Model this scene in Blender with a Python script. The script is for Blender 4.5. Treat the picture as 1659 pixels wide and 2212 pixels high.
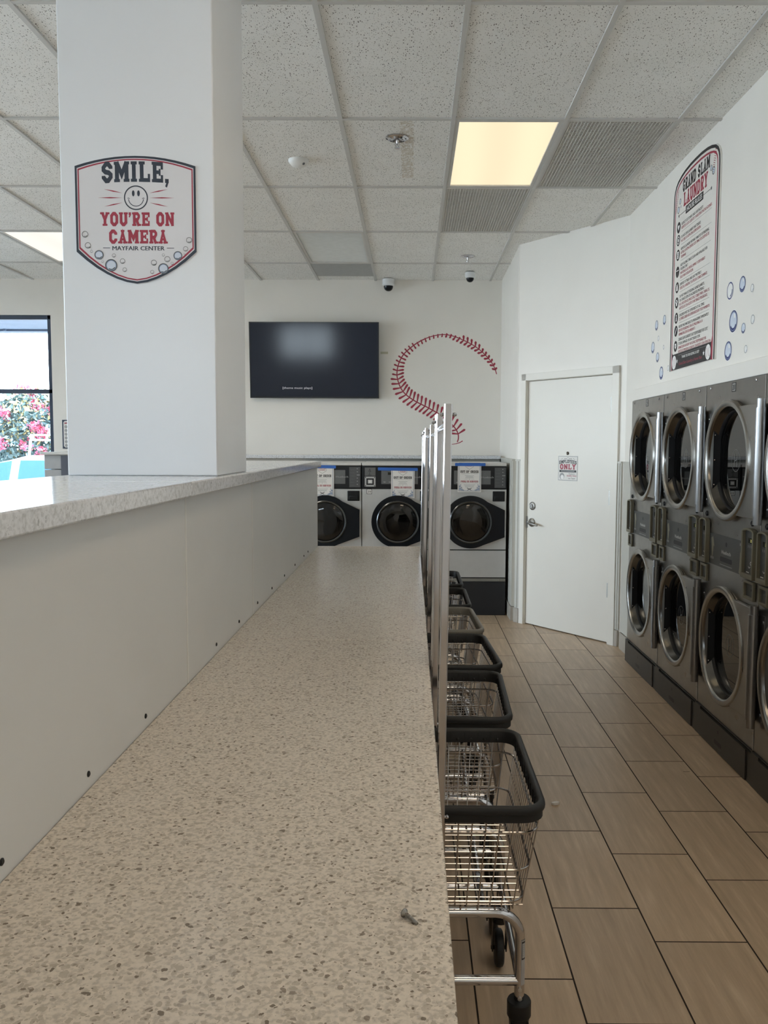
import bpy, math, random
from mathutils import Matrix, Vector

for _o in list(bpy.data.objects):
    bpy.data.objects.remove(_o, do_unlink=True)
SC = bpy.context.scene
COL = SC.collection
PI = math.pi
R_ = math.radians

# ------------------------------------------------------------------ camera, world, lights, exposure
CAM_Z = 1.58
def _rx(a): return Matrix.Rotation(a, 3, 'X')
def _rz(a): return Matrix.Rotation(a, 3, 'Z')
cam_data = bpy.data.cameras.new('camera')
cam = bpy.data.objects.new('camera', cam_data); COL.objects.link(cam)
_rot = _rz(R_(.3)) @ _rx(PI/2 - R_(4.3892)) @ _rz(R_(.23))
cam.matrix_world = Matrix.Translation((0, 0, CAM_Z)) @ _rot.to_4x4()
cam_data.sensor_width = 36.0
cam_data.lens = 1850.0/2212.0*36.0
cam_data.shift_x = -50.0/2212.0
cam_data.clip_start = .02
SC.camera = cam

vs = SC.view_settings
vs.view_transform = 'Standard'; vs.look = 'None'; vs.gamma = 1.0; vs.use_curve_mapping = False
vs.exposure = 1.62

SKY = 4.5
world = bpy.data.worlds.new('sky'); SC.world = world
world.use_nodes = True
_n = world.node_tree.nodes; _l = world.node_tree.links
_n.clear()
_out = _n.new('ShaderNodeOutputWorld'); _bg = _n.new('ShaderNodeBackground')
_tc = _n.new('ShaderNodeTexCoord'); _sep = _n.new('ShaderNodeSeparateXYZ'); _cr = _n.new('ShaderNodeValToRGB')
_l.new(_tc.outputs['Generated'], _sep.inputs[0]); _l.new(_sep.outputs['Z'], _cr.inputs[0])
_cr.color_ramp.elements[0].position = .0; _cr.color_ramp.elements[0].color = (.86, .925, 1.0, 1)
_cr.color_ramp.elements[1].position = .6; _cr.color_ramp.elements[1].color = (.62, .775, 1.0, 1)
_l.new(_cr.outputs[0], _bg.inputs[0]); _bg.inputs[1].default_value = SKY
_l.new(_bg.outputs[0], _out.inputs[0])

sun_d = bpy.data.lights.new('sun', 'SUN'); sun_d.energy = 9.0; sun_d.angle = R_(.6); sun_d.color = (1.0, .96, .90)
sun = bpy.data.objects.new('sun', sun_d); COL.objects.link(sun)
sun.rotation_euler = Vector((-.50, .10, -.86)).to_track_quat('-Z', 'Y').to_euler()
def portal(loc, rot, sx, sy):
    d = bpy.data.lights.new('window_portal', 'AREA'); d.shape = 'RECTANGLE'; d.size = sx; d.size_y = sy
    d.cycles.is_portal = True
    o = bpy.data.objects.new('window_portal', d); COL.objects.link(o)
    o.location = loc; o.rotation_euler = rot
# openings of the room: (centre along wall, width); heights .80 - 2.97
LEFT_X, BACK_Y, FAR_Y, CEIL = -7.2, -4.2, 9.28, 3.337
LEFT_OPEN = [(-3.4, -.4), (0.0, 3.0), (3.4, 6.2), (6.6, 8.9)]
BACK_OPEN = [(-3.45, -2.05)]
BACK_W0 = 2.12
FAR_OPEN = [(-6.7, -5.32), (-5.24, -3.876)]
W0, W1 = .80, 2.966
for a, b in LEFT_OPEN: portal((LEFT_X-.06, (a+b)/2, (W0+W1)/2), (0, -PI/2, 0), W1-W0, b-a)
for a, b in BACK_OPEN: portal(((a+b)/2, BACK_Y-.06, (BACK_W0+W1)/2), (PI/2, 0, 0), b-a, W1-BACK_W0)
portal((-5.288, FAR_Y+.15, (W0+W1)/2), (-PI/2, 0, 0), 2.83, W1-W0)
cyc = SC.cycles
cyc.max_bounces = 9; cyc.diffuse_bounces = 5; cyc.glossy_bounces = 4; cyc.transmission_bounces = 4; cyc.transparent_max_bounces = 8
cyc.caustics_reflective = False; cyc.caustics_refractive = False
cyc.sample_clamp_indirect = 4.0
cyc.use_denoising = True

# ------------------------------------------------------------------ materials
MATS = {}
def mat(name, col, rough=.5, metal=0.0, var=.04, scale=18.0, spec=.5, emit=None, estr=0.0, coat=0.0, bump=0.0, bscale=60.0):
    if name in MATS: return MATS[name]
    m = bpy.data.materials.new(name); m.use_nodes = True
    nt = m.node_tree; n = nt.nodes; l = nt.links
    b = n['Principled BSDF']
    tc = n.new('ShaderNodeTexCoord'); nz = n.new('ShaderNodeTexNoise')
    nz.inputs['Scale'].default_value = scale; nz.inputs['Detail'].default_value = 3
    l.new(tc.outputs['Object'], nz.inputs['Vector'])
    r = n.new('ShaderNodeValToRGB')
    r.color_ramp.elements[0].position = .3; r.color_ramp.elements[1].position = .7
    r.color_ramp.elements[0].color = tuple(c*(1-var) for c in col)+(1,)
    r.color_ramp.elements[1].color = tuple(min(1, c*(1+var)) for c in col)+(1,)
    l.new(nz.outputs['Fac'], r.inputs[0]); l.new(r.outputs[0], b.inputs['Base Color'])
    b.inputs['Roughness'].default_value = rough; b.inputs['Metallic'].default_value = metal
    b.inputs['Specular IOR Level'].default_value = spec
    if coat: b.inputs['Coat Weight'].default_value = coat
    if emit:
        b.inputs['Emission Color'].default_value = tuple(emit)+(1,); b.inputs['Emission Strength'].default_value = estr
    if bump:
        nb = n.new('ShaderNodeTexNoise'); nb.inputs['Scale'].default_value = bscale
        l.new(tc.outputs['Object'], nb.inputs['Vector'])
        bp = n.new('ShaderNodeBump'); bp.inputs['Strength'].default_value = bump; bp.inputs['Distance'].default_value = .002
        l.new(nb.outputs['Fac'], bp.inputs['Height']); l.new(bp.outputs[0], b.inputs['Normal'])
    MATS[name] = m
    return m

def nodes_of(name):
    m = bpy.data.materials.new(name); m.use_nodes = True; MATS[name] = m
    return m, m.node_tree.nodes, m.node_tree.links, m.node_tree.nodes['Principled BSDF']

def ramp(n, pts):
    r = n.new('ShaderNodeValToRGB'); e = r.color_ramp.elements
    while len(e) < len(pts): e.new(.5)
    for i, (p, c) in enumerate(pts):
        e[i].position = p; e[i].color = c if len(c) == 4 else tuple(c)+(1,)
    return r

def mixc(n, l, fac, a, b, mode='MIX'):
    x = n.new('ShaderNodeMix'); x.data_type = 'RGBA'; x.blend_type = mode
    for sock, v in ((x.inputs['Factor'], fac), (x.inputs[6], a), (x.inputs[7], b)):
        if isinstance(v, (int, float)): sock.default_value = v
        elif isinstance(v, tuple): sock.default_value = v if len(v) == 4 else v+(1,)
        else: l.new(v, sock)
    return x.outputs[2]

def quartz(name, base, dark, mid, scale=1.0, rough=.12, spec=.5):
    m, n, l, b = nodes_of(name)
    tc = n.new('ShaderNodeTexCoord')
    wv = n.new('ShaderNodeTexNoise'); wv.inputs['Scale'].default_value = 70*scale; wv.inputs['Detail'].default_value = 3; l.new(tc.outputs['Object'], wv.inputs['Vector'])
    wp = n.new('ShaderNodeVectorMath'); wp.operation = 'MULTIPLY_ADD'; wp.inputs[1].default_value = (.016, .016, .016)
    l.new(wv.outputs['Color'], wp.inputs[0]); l.new(tc.outputs['Object'], wp.inputs[2])
    nz = n.new('ShaderNodeTexNoise'); nz.inputs['Scale'].default_value = 130*scale; nz.inputs['Detail'].default_value = 5
    l.new(tc.outputs['Object'], nz.inputs['Vector'])
    base_c = ramp(n, [(.36, tuple(c*.72 for c in base)), (.5, tuple(c*.93 for c in base)), (.66, base)]); l.new(nz.outputs['Fac'], base_c.inputs[0])
    cur = base_c.outputs[0]
    for sc, thr, c, seed in ((70, .36, mid, 0), (120, .42, mid, 3), (95, .40, mid, 17), (58, .22, dark, 7), (100, .30, dark, 11)):
        mp = n.new('ShaderNodeMapping'); mp.inputs['Location'].default_value = (seed*1.3, seed*.7, seed*.9)
        l.new(wp.outputs[0], mp.inputs[0])
        v = n.new('ShaderNodeTexVoronoi'); v.inputs['Scale'].default_value = sc*scale
        l.new(mp.outputs[0], v.inputs['Vector'])
        w = n.new('ShaderNodeTexNoise'); w.inputs['Scale'].default_value = 150*scale; l.new(mp.outputs[0], w.inputs['Vector'])
        sepc = n.new('ShaderNodeSeparateColor'); l.new(v.outputs['Color'], sepc.inputs[0])
        # size of each chip differs from cell to cell
        mul = n.new('ShaderNodeMath'); mul.operation = 'MULTIPLY'; mul.inputs[1].default_value = thr*1.25
        l.new(sepc.outputs[0], mul.inputs[0])
        ad = n.new('ShaderNodeMath'); ad.operation = 'MULTIPLY_ADD'; ad.inputs[1].default_value = .22; ad.inputs[2].default_value = -.11
        l.new(w.outputs['Fac'], ad.inputs[0])
        ds = n.new('ShaderNodeMath'); ds.operation = 'ADD'; l.new(v.outputs['Distance'], ds.inputs[0]); l.new(ad.outputs[0], ds.inputs[1])
        lt = n.new('ShaderNodeMath'); lt.operation = 'LESS_THAN'; l.new(ds.outputs[0], lt.inputs[0]); l.new(mul.outputs[0], lt.inputs[1])
        gt = n.new('ShaderNodeMath'); gt.operation = 'MULTIPLY'
        l.new(lt.outputs[0], gt.inputs[0])
        rr = ramp(n, [(.25, (.35,)*3), (.9, (.95,)*3)]); l.new(sepc.outputs[1], rr.inputs[0]); l.new(rr.outputs[0], gt.inputs[1])
        cur = mixc(n, l, gt.outputs[0], cur, tuple(c))
    l.new(cur, b.inputs['Base Color'])
    b.inputs['Roughness'].default_value = rough; b.inputs['Specular IOR Level'].default_value = spec
    return m

def steel(name, col, rough, metal=1.0, stretch=(1, 1, 60), var=.15):
    m, n, l, b = nodes_of(name)
    tc = n.new('ShaderNodeTexCoord'); mp = n.new('ShaderNodeMapping'); mp.inputs['Scale'].default_value = stretch
    l.new(tc.outputs['Object'], mp.inputs[0])
    nz = n.new('ShaderNodeTexNoise'); nz.inputs['Scale'].default_value = 14; nz.inputs['Detail'].default_value = 2
    l.new(mp.outputs[0], nz.inputs['Vector'])
    r = ramp(n, [(.3, (rough*(1-var),)*3), (.7, (rough*(1+var),)*3)]); l.new(nz.outputs['Fac'], r.inputs[0])
    l.new(r.outputs[0], b.inputs['Roughness'])
    b.inputs['Base Color'].default_value = tuple(col)+(1,); b.inputs['Metallic'].default_value = metal
    return m

def glass(name, tint, refl=1.0, ior=1.45, rough=0.0):
    m = bpy.data.materials.new(name); m.use_nodes = True; MATS[name] = m
    n = m.node_tree.nodes; l = m.node_tree.links; n.clear()
    o = n.new('ShaderNodeOutputMaterial'); mx = n.new('ShaderNodeMixShader')
    t = n.new('ShaderNodeBsdfTransparent'); t.inputs[0].default_value = tuple(tint)+(1,)
    g = n.new('ShaderNodeBsdfGlossy'); g.inputs['Roughness'].default_value = rough; g.inputs[0].default_value = (refl,)*3+(1,)
    f = n.new('ShaderNodeFresnel'); f.inputs[0].default_value = ior
    l.new(f.outputs[0], mx.inputs[0]); l.new(t.outputs[0], mx.inputs[1]); l.new(g.outputs[0], mx.inputs[2]); l.new(mx.outputs[0], o.inputs[0])
    return m

def lamp(name, col, strength, band=0.0):
    m = bpy.data.materials.new(name); m.use_nodes = True; MATS[name] = m
    n = m.node_tree.nodes; l = m.node_tree.links; n.clear()
    o = n.new('ShaderNodeOutputMaterial'); e = n.new('ShaderNodeEmission')
    tc = n.new('ShaderNodeTexCoord'); w = n.new('ShaderNodeTexWave'); w.bands_direction = 'X'
    w.inputs['Scale'].default_value = .82; w.inputs['Distortion'].default_value = 1.2; w.inputs['Detail'].default_value = 0
    l.new(tc.outputs['Object'], w.inputs['Vector'])
    r = ramp(n, [(0, tuple(c*(1-band) for c in col)), (1, col)]); l.new(w.outputs['Fac'], r.inputs[0])
    l.new(r.outputs[0], e.inputs[0]); e.inputs[1].default_value = strength; l.new(e.outputs[0], o.inputs[0])
    return m

def ceiling_tile_mat():
    m, n, l, b = nodes_of('mineral_tile')
    tc = n.new('ShaderNodeTexCoord')
    cur = (.78, .77, .74)
    nz = n.new('ShaderNodeTexNoise'); nz.inputs['Scale'].default_value = 5; l.new(tc.outputs['Object'], nz.inputs['Vector'])
    r = ramp(n, [(.3, (.83, .82, .785)), (.7, (.87, .86, .83))]); l.new(nz.outputs['Fac'], r.inputs[0]); cur = r.outputs[0]
    hole = None
    for sc, thr, seed, dk in ((75, .20, 0, (.18, .17, .15)), (120, .20, 5, (.30, .29, .27)), (45, .11, 9, (.10, .095, .085))):
        mp = n.new('ShaderNodeMapping'); mp.inputs['Location'].default_value = (seed, seed*.6, 0); mp.inputs['Scale'].default_value = (1.5, .75, 1)
        mp.inputs['Rotation'].default_value = (0, 0, seed*.4)
        l.new(tc.outputs['Object'], mp.inputs[0])
        v = n.new('ShaderNodeTexVoronoi'); v.inputs['Scale'].default_value = sc; l.new(mp.outputs[0], v.inputs['Vector'])
        sp = n.new('ShaderNodeSeparateColor'); l.new(v.outputs['Color'], sp.inputs[0])
        mu = n.new('ShaderNodeMath'); mu.operation = 'MULTIPLY'; mu.inputs[1].default_value = thr*1.5; l.new(sp.outputs[0], mu.inputs[0])
        lt = n.new('ShaderNodeMath'); lt.operation = 'LESS_THAN'; l.new(v.outputs['Distance'], lt.inputs[0]); l.new(mu.outputs[0], lt.inputs[1])
        cur = mixc(n, l, lt.outputs[0], cur, dk)
    # old water mark on one tile: two wavy brown edges
    sx = n.new('ShaderNodeSeparateXYZ'); l.new(tc.outputs['Object'], sx.inputs[0])
    wn = n.new('ShaderNodeTexNoise'); wn.inputs['Scale'].default_value = 42; wn.inputs['Detail'].default_value = 4; l.new(tc.outputs['Object'], wn.inputs['Vector'])
    def band(src, lo, hi):
        a = n.new('ShaderNodeMath'); a.operation = 'GREATER_THAN'; a.inputs[1].default_value = lo; l.new(src, a.inputs[0])
        c = n.new('ShaderNodeMath'); c.operation = 'LESS_THAN'; c.inputs[1].default_value = hi; l.new(src, c.inputs[0])
        k = n.new('ShaderNodeMath'); k.operation = 'MULTIPLY'; l.new(a.outputs[0], k.inputs[0]); l.new(c.outputs[0], k.inputs[1])
        return k.outputs[0]
    wob = n.new('ShaderNodeMath'); wob.operation = 'MULTIPLY_ADD'; wob.inputs[1].default_value = .055; l.new(wn.outputs['Fac'], wob.inputs[0]); l.new(sx.outputs['X'], wob.inputs[2])
    fb = band(wn.outputs['Fac'], .44, .58)
    rx = band(wob.outputs[0], -.045, .030); ry = band(sx.outputs['Y'], 4.80, 5.80)
    k1 = n.new('ShaderNodeMath'); k1.operation = 'MULTIPLY'; l.new(fb, k1.inputs[0]); l.new(rx, k1.inputs[1])
    k2 = n.new('ShaderNodeMath'); k2.operation = 'MULTIPLY'; l.new(k1.outputs[0], k2.inputs[0]); l.new(ry, k2.inputs[1])
    k3 = n.new('ShaderNodeMath'); k3.operation = 'MULTIPLY'; k3.inputs[1].default_value = .55; l.new(k2.outputs[0], k3.inputs[0])
    cur = mixc(n, l, k3.outputs[0], cur, (.50, .42, .30))
    l.new(cur, b.inputs['Base Color']); b.inputs['Roughness'].default_value = .9
    return m

def floor_tile_mat():
    m, n, l, b = nodes_of('floor_tile')
    tc = n.new('ShaderNodeTexCoord')
    at = n.new('ShaderNodeAttribute'); at.attribute_name = 'tile_id'
    off = n.new('ShaderNodeVectorMath'); off.operation = 'MULTIPLY_ADD'
    l.new(at.outputs['Vector'], off.inputs[0]); off.inputs[1].default_value = (9, 9, 0); l.new(tc.outputs['Object'], off.inputs[2])
    mp = n.new('ShaderNodeMapping'); mp.inputs['Scale'].default_value = (34, 2.4, 1); mp.inputs['Rotation'].default_value = (0, 0, .06)
    l.new(off.outputs[0], mp.inputs[0])
    nz = n.new('ShaderNodeTexNoise'); nz.inputs['Scale'].default_value = 1; nz.inputs['Detail'].default_value = 6; nz.inputs['Roughness'].default_value = .65
    l.new(mp.outputs[0], nz.inputs['Vector'])
    r = ramp(n, [(.28, (.42, .312, .205)), (.55, (.535, .40, .275)), (.74, (.66, .52, .37))]); l.new(nz.outputs['Fac'], r.inputs[0])
    hv = n.new('ShaderNodeSeparateXYZ'); l.new(at.outputs['Vector'], hv.inputs[0])
    rr = ramp(n, [(0, (.90, .90, .90)), (1, (1.06, 1.05, 1.03))]); l.new(hv.outputs[2], rr.inputs[0])
    c = mixc(n, l, 1.0, r.outputs[0], rr.outputs[0], 'MULTIPLY')
    l.new(c, b.inputs['Base Color']); b.inputs['Roughness'].default_value = .38
    bp = n.new('ShaderNodeBump'); bp.inputs['Strength'].default_value = .15; bp.inputs['Distance'].default_value = .002
    l.new(nz.outputs['Fac'], bp.inputs['Height']); l.new(bp.outputs[0], b.inputs['Normal'])
    return m

WHITE = mat('white_wall_paint', (.845, .812, .755), .42, var=.015, scale=3, bump=.12, bscale=120)
DOORW = mat('white_door_paint', (.795, .765, .70), .38, var=.012, scale=3)
PANELG = mat('wainscot_laminate', (.56, .55, .50), .45, var=.02)
PARTW = mat('partition_laminate', (.67, .67, .665), .42, var=.015, scale=4)
SEAM = mat('pale_seam_strip', (.78, .77, .74), .4)
BASEB = mat('baseboard_tile', (.42, .385, .335), .4, var=.05)
TILE = ceiling_tile_mat()
GRID = mat('grid_enamel', (.60, .59, .565), .6, var=.01, spec=.15)
FTILE = floor_tile_mat()
GROUT = mat('grout', (.020, .012, .007), .9)
QTZ_T = quartz('table_quartz', (.74, .655, .555), (.19, .15, .115), (.47, .405, .33), 1.0, .2)
QTZ_L = quartz('ledge_quartz', (.80, .82, .86), (.40, .41, .44), (.66, .68, .72), .8, .12, .3)
CHROME = steel('chrome', (.56, .56, .585), .10)
CHROME2 = steel('wire_chrome', (.46, .445, .44), .2)
STEEL_D = steel('dryer_steel', (.36, .35, .33), .32)
STEEL_R = steel('brushed_ring_steel', (.33, .32, .30), .26, stretch=(1, 1, 1), var=.04)
DISH_SHADED = steel('shaded_dish_steel', (.15, .143, .132), .22, stretch=(1, 1, 1), var=.04)  # recess shade put into the colour, darker than the ring steel
PULL = mat('pull_grey', (.10, .098, .09), .45)
STEEL_W = mat('washer_silver', (.60, .61, .61), .42, metal=.55, var=.02)
LIDMETAL = mat('washer_lid', (.66, .65, .63), .4, metal=.3)
BLACK = mat('black_plastic', (.014, .015, .017), .4, spec=.3)
BLACKG = mat('black_gloss', (.009, .011, .014), .16, spec=.25)
RUBBER = mat('rubber_rim', (.016, .017, .018), .5, spec=.35)
RIMGREY = mat('grey_rim', (.21, .195, .165), .5)
DARKG = mat('dark_grey_panel', (.085, .087, .085), .42, metal=.2)
PANEL_L = mat('instruction_grey', (.13, .135, .135), .5)
OLIVE = mat('olive_frame', (.175, .16, .112), .42, metal=.2)
OLIVE_L = mat('olive_print', (.27, .255, .19), .6)
KICK = mat('kick_panel', (.050, .048, .045), .4, metal=.3)
INK_D = mat('navy_black_ink', (.030, .040, .060), .5)
INK_K = mat('black_ink', (.022, .022, .024), .5)
INK_R = mat('red_ink', (.36, .035, .065), .5)
INK_W = mat('white_ink', (.86, .85, .83), .5)
INK_G = mat('grey_ink', (.33, .33, .33), .5)
INK_L = mat('light_grey_ink', (.62, .62, .60), .5)
INK_M = mat('mid_grey_ink', (.10, .105, .105), .5)
BUB_L = mat('bubble_pale', (.62, .68, .78), .45)
BUB_M = mat('bubble_blue', (.30, .37, .52), .45)
BUB_D = mat('bubble_navy', (.030, .040, .16), .45)
PAPER = mat('paper', (.80, .78, .75), .6, var=.01)
SIGNW = mat('sign_board', (.72, .71, .73), .4, var=.01)
RULEW = mat('rules_board', (.80, .77, .72), .4, var=.01)
BTAPE = mat('blue_tape', (.035, .14, .50), .5)
MTAPE = mat('masking_tape', (.58, .56, .42), .6)
TVB = mat('tv_bezel', (.008, .009, .011), .2)
SCREEN = mat('tv_screen', (.005, .006, .010), .10, spec=.28, emit=(.20, .26, .40), estr=.012)
CAPTION = mat('caption_glow', (.2, .2, .2), .5, emit=(.8, .8, .85), estr=.16)
LAMP_ON = lamp('lit_diffuser', (1.0, .85, .58), .36, .08)
LAMP_B = lamp('lit_diffuser_overhead', (1.0, .80, .57), 2.0, .10)
LAMP_L = lamp('lit_diffuser_pale', (1.0, .96, .88), .35, .05)
LAMP_ADDED = lamp('added_diffuser', (1.0, .90, .74), 3.3, .05)  # glow of the added panel behind the pillar
LAMP_OFF = mat('unlit_diffuser', (.80, .83, .82), .25)
CRATE = mat('eggcrate', (.64, .62, .575), .5)
CRATE_B = mat('vent_dark', (.14, .13, .12), .8)
RETURN = mat('return_panel', (.42, .43, .42), .6)
WINF = mat('window_frame', (.065, .085, .125), .35, metal=.3)  # lifted blue-grey: glare haze on the backlit frame is put into the colour
GLASS = glass('window_glass', (.93, .97, .98), .8)
DGLASS = glass('dryer_glass', (.16, .16, .155), .95, 1.75)
WGLASS = glass('washer_glass', (.42, .43, .44), .95, 1.55, .02)
DRUM = mat('drum_interior', (.015, .015, .015), .35, metal=.6)
DRUMW = mat('washer_drum', (.24, .24, .235), .3, metal=.8)
ETCH = mat('etched_glass', (.20, .205, .20), .6)
BRONZE = mat('lever_nickel', (.30, .29, .27), .42, metal=1)
LED = mat('display_black', (.01, .012, .008), .2)
LEDY = mat('display_digits', (.3, .28, .1), .5, emit=(.8, .75, .2), estr=.25)
CABG = mat('cabinet_grey', (.40, .41, .42), .45)
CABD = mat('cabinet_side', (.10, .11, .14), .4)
PAVE = mat('paving', (.42, .42, .41), .8, scale=2)
CARW = mat('car_paint', (.30, .33, .34), .3, var=.01, coat=.5)
CARG = mat('car_glass', (.05, .12, .17), .12, spec=.3)
LEAF = mat('leaf', (.105, .16, .155), .6, var=.5, scale=4)
LEAFY = mat('leaf_yellow', (.30, .235, .10), .6, var=.3, scale=4)
PETAL = mat('petal', (.42, .07, .12), .6, var=.4, scale=4)
BARK = mat('bark', (.20, .16, .13), .8)
EAVE = mat('eave_soffit', (.10, .13, .19), .6, var=.15, scale=2)

# ------------------------------------------------------------------ mesh builder
_TX = {}
def glyphs(s, bold):
    k = (s, bold)
    if k not in _TX:
        cu = bpy.data.curves.new('t', 'FONT'); cu.body = s; cu.size = 1; cu.offset = bold; cu.resolution_u = 2
        ob = bpy.data.objects.new('t', cu)
        me = bpy.data.meshes.new_from_object(ob)
        _TX[k] = ([tuple(v.co) for v in me.vertices], [tuple(p.vertices) for p in me.polygons])
        bpy.data.objects.remove(ob); bpy.data.curves.remove(cu); bpy.data.meshes.remove(me)
    return _TX[k]

class MB:
    def __init__(s): s.v = []; s.f = []; s.mi = []; s.M = Matrix.Identity(4)
    def add(s, vs_, fs_, m=0):
        k = len(s.v)
        s.v += [tuple(s.M @ Vector(p)) for p in vs_]
        s.f += [tuple(i+k for i in f) for f in fs_]
        s.mi += [m]*len(fs_)
    def box(s, x0, x1, y0, y1, z0, z1, m=0):
        if x0 > x1: x0, x1 = x1, x0
        if y0 > y1: y0, y1 = y1, y0
        if z0 > z1: z0, z1 = z1, z0
        s.add([(x0,y0,z0),(x1,y0,z0),(x1,y1,z0),(x0,y1,z0),(x0,y0,z1),(x1,y0,z1),(x1,y1,z1),(x0,y1,z1)],
              [(3,2,1,0),(4,5,6,7),(0,1,5,4),(1,2,6,5),(2,3,7,6),(3,0,4,7)], m)
    def quad(s, x0, x1, y0, y1, z, m=0):
        s.add([(x0,y0,z),(x1,y0,z),(x1,y1,z),(x0,y1,z)], [(0,1,2,3)], m)
    def poly(s, pts, z, m=0):
        s.add([(x,y,z) for x,y in pts], [tuple(range(len(pts)))], m)
    def prism(s, pts, z0, z1, m=0):
        n = len(pts)
        s.add([(x,y,z0) for x,y in pts]+[(x,y,z1) for x,y in pts],
              [tuple(range(n-1,-1,-1)), tuple(range(n,2*n))]+[(i,(i+1)%n,n+(i+1)%n,n+i) for i in range(n)], m)
    def ring(s, outer, inner, z, m=0):
        n = len(outer)
        s.add([(x,y,z) for x,y in outer]+[(x,y,z) for x,y in inner], [(i,(i+1)%n,n+(i+1)%n,n+i) for i in range(n)], m)
    def ringprism(s, outer, inner, z0, z1, m=0):
        n = len(outer)
        V = [(x,y,z0) for x,y in outer]+[(x,y,z0) for x,y in inner]+[(x,y,z1) for x,y in outer]+[(x,y,z1) for x,y in inner]
        F = []
        for i in range(n):
            j = (i+1)%n
            F += [(2*n+i,2*n+j,3*n+j,3*n+i), (j,i,n+i,n+j), (i,j,2*n+j,2*n+i), (n+j,n+i,3*n+i,3*n+j)]
        s.add(V, F, m)
    def lathe(s, prof, n=32, m=0, close=False):
        V = []; F = []; k = len(prof)
        for i in range(n):
            a = 2*PI*i/n; c, t = math.cos(a), math.sin(a)
            V += [(r*c, r*t, z) for r, z in prof]
        for i in range(n):
            j = (i+1)%n
            for q in range(k-1 if not close else k):
                w = (q+1)%k
                F.append((i*k+q, j*k+q, j*k+w, i*k+w))
        if not close:
            if prof[0][0] > 1e-6: F.append(tuple(i*k for i in range(n-1,-1,-1)))
            if prof[-1][0] > 1e-6: F.append(tuple(i*k+k-1 for i in range(n)))
        s.add(V, F, m)
    def cyl(s, p0, p1, r, n=12, m=0, r2=None):
        s.tube([p0, p1], r, n, m, r2=r2)
    def tube(s, path, r, n=8, m=0, closed=False, r2=None):
        P = [Vector(p) for p in path]; k = len(P); V = []; F = []
        up = None
        for i in range(k):
            if closed: d = (P[(i+1)%k]-P[i-1])
            else: d = P[min(i+1,k-1)]-P[max(i-1,0)]
            d.normalize()
            if up is None:
                up = Vector((0,0,1)) if abs(d.z) < .9 else Vector((0,1,0))
            a = (up - d*up.dot(d)).normalized(); b = d.cross(a); up = a
            rr = r if r2 is None else r+(r2-r)*i/(k-1)
            V += [tuple(P[i]+a*(rr*math.cos(2*PI*q/n))+b*(rr*math.sin(2*PI*q/n))) for q in range(n)]
        for i in range(k if closed else k-1):
            j = (i+1)%k
            F += [(i*n+q, i*n+(q+1)%n, j*n+(q+1)%n, j*n+q) for q in range(n)]
        if not closed: F += [tuple(range(n-1,-1,-1)), tuple(range((k-1)*n, k*n))]
        s.add(V, F, m)
    def ball(s, c, r, n=12, m=0, sz=1.0):
        prof = [(max(0, r*math.sin(PI*i/(n//2))), -r*sz*math.cos(PI*i/(n//2))) for i in range(n//2+1)]
        M = s.M; s.M = M @ Matrix.Translation(c); s.lathe(prof, n, m); s.M = M
    def text(s, t, x, y, h, z, m=0, width=None, align='L', bold=.0, xs=1.0, arch=0.0):
        V, F = glyphs(t, 0.0)
        if not V: return
        x0 = min(v[0] for v in V); x1 = max(v[0] for v in V)
        sc = h/.729
        sx = (width/(x1-x0)) if width else sc*xs
        W = (x1-x0)*sx
        ox = x if align == 'L' else x-W/2
        out = []
        for v in V:
            px = ox+(v[0]-x0)*sx; py = y+v[1]*sc
            if arch: py += arch*(1-((px-(ox+W/2))/(W/2))**2)
            out.append((px, py))
        bx = bold*sc*.8          # heavier face: the outline laid down again a hair to each side
        for q, dx in enumerate((0, -bx, bx) if bold else (0,)):
            s.add([(a+dx, b, z+q*2.5e-5) for a, b in out], F, m)
    def stroke(s, pts, t, z, m=0, closed=False, t1=None):
        P = [Vector((x,y)) for x,y in pts]; k = len(P); L = []; Rr = []
        for i in range(k):
            if closed: a, b = P[i]-P[i-1], P[(i+1)%k]-P[i]
            else:
                a = P[i]-P[i-1] if i > 0 else P[1]-P[0]
                b = P[i+1]-P[i] if i < k-1 else a
            a.normalize(); b.normalize()
            na, nb = Vector((-a.y,a.x)), Vector((-b.y,b.x))
            q = na+nb
            q = na if q.length < 1e-6 else q.normalized()
            c = max(.4, q.dot(na))
            tt = t if t1 is None else t+(t1-t)*i/(k-1)
            L.append(P[i]+q*(tt/2/c)); Rr.append(P[i]-q*(tt/2/c))
        V = [(p.x,p.y,z) for p in L]+[(p.x,p.y,z) for p in Rr]
        s.add(V, [(k+i, k+(i+1)%k, (i+1)%k, i) for i in range(k if closed else k-1)], m)
    def circ(s, x, y, r, z, m=0, n=24, sy=1.0):
        s.poly([(x+r*math.cos(2*PI*i/n), y+r*sy*math.sin(2*PI*i/n)) for i in range(n)], z, m)
    def hoop(s, x, y, r, w, z, m=0, n=28, a0=0, a1=2*PI, sy=1.0):
        full = abs(a1-a0-2*PI) < 1e-4
        k = n if full else n+1
        V = []
        for i in range(k):
            a = a0+(a1-a0)*i/n; c, t = math.cos(a), math.sin(a)
            V += [(x+r*c, y+r*sy*t, z), (x+(r-w)*c, y+(r-w)*sy*t, z)]
        s.add(V, [((2*i)%(2*k), (2*i+2)%(2*k), (2*i+3)%(2*k), (2*i+1)%(2*k)) for i in range(n)], m)
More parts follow.
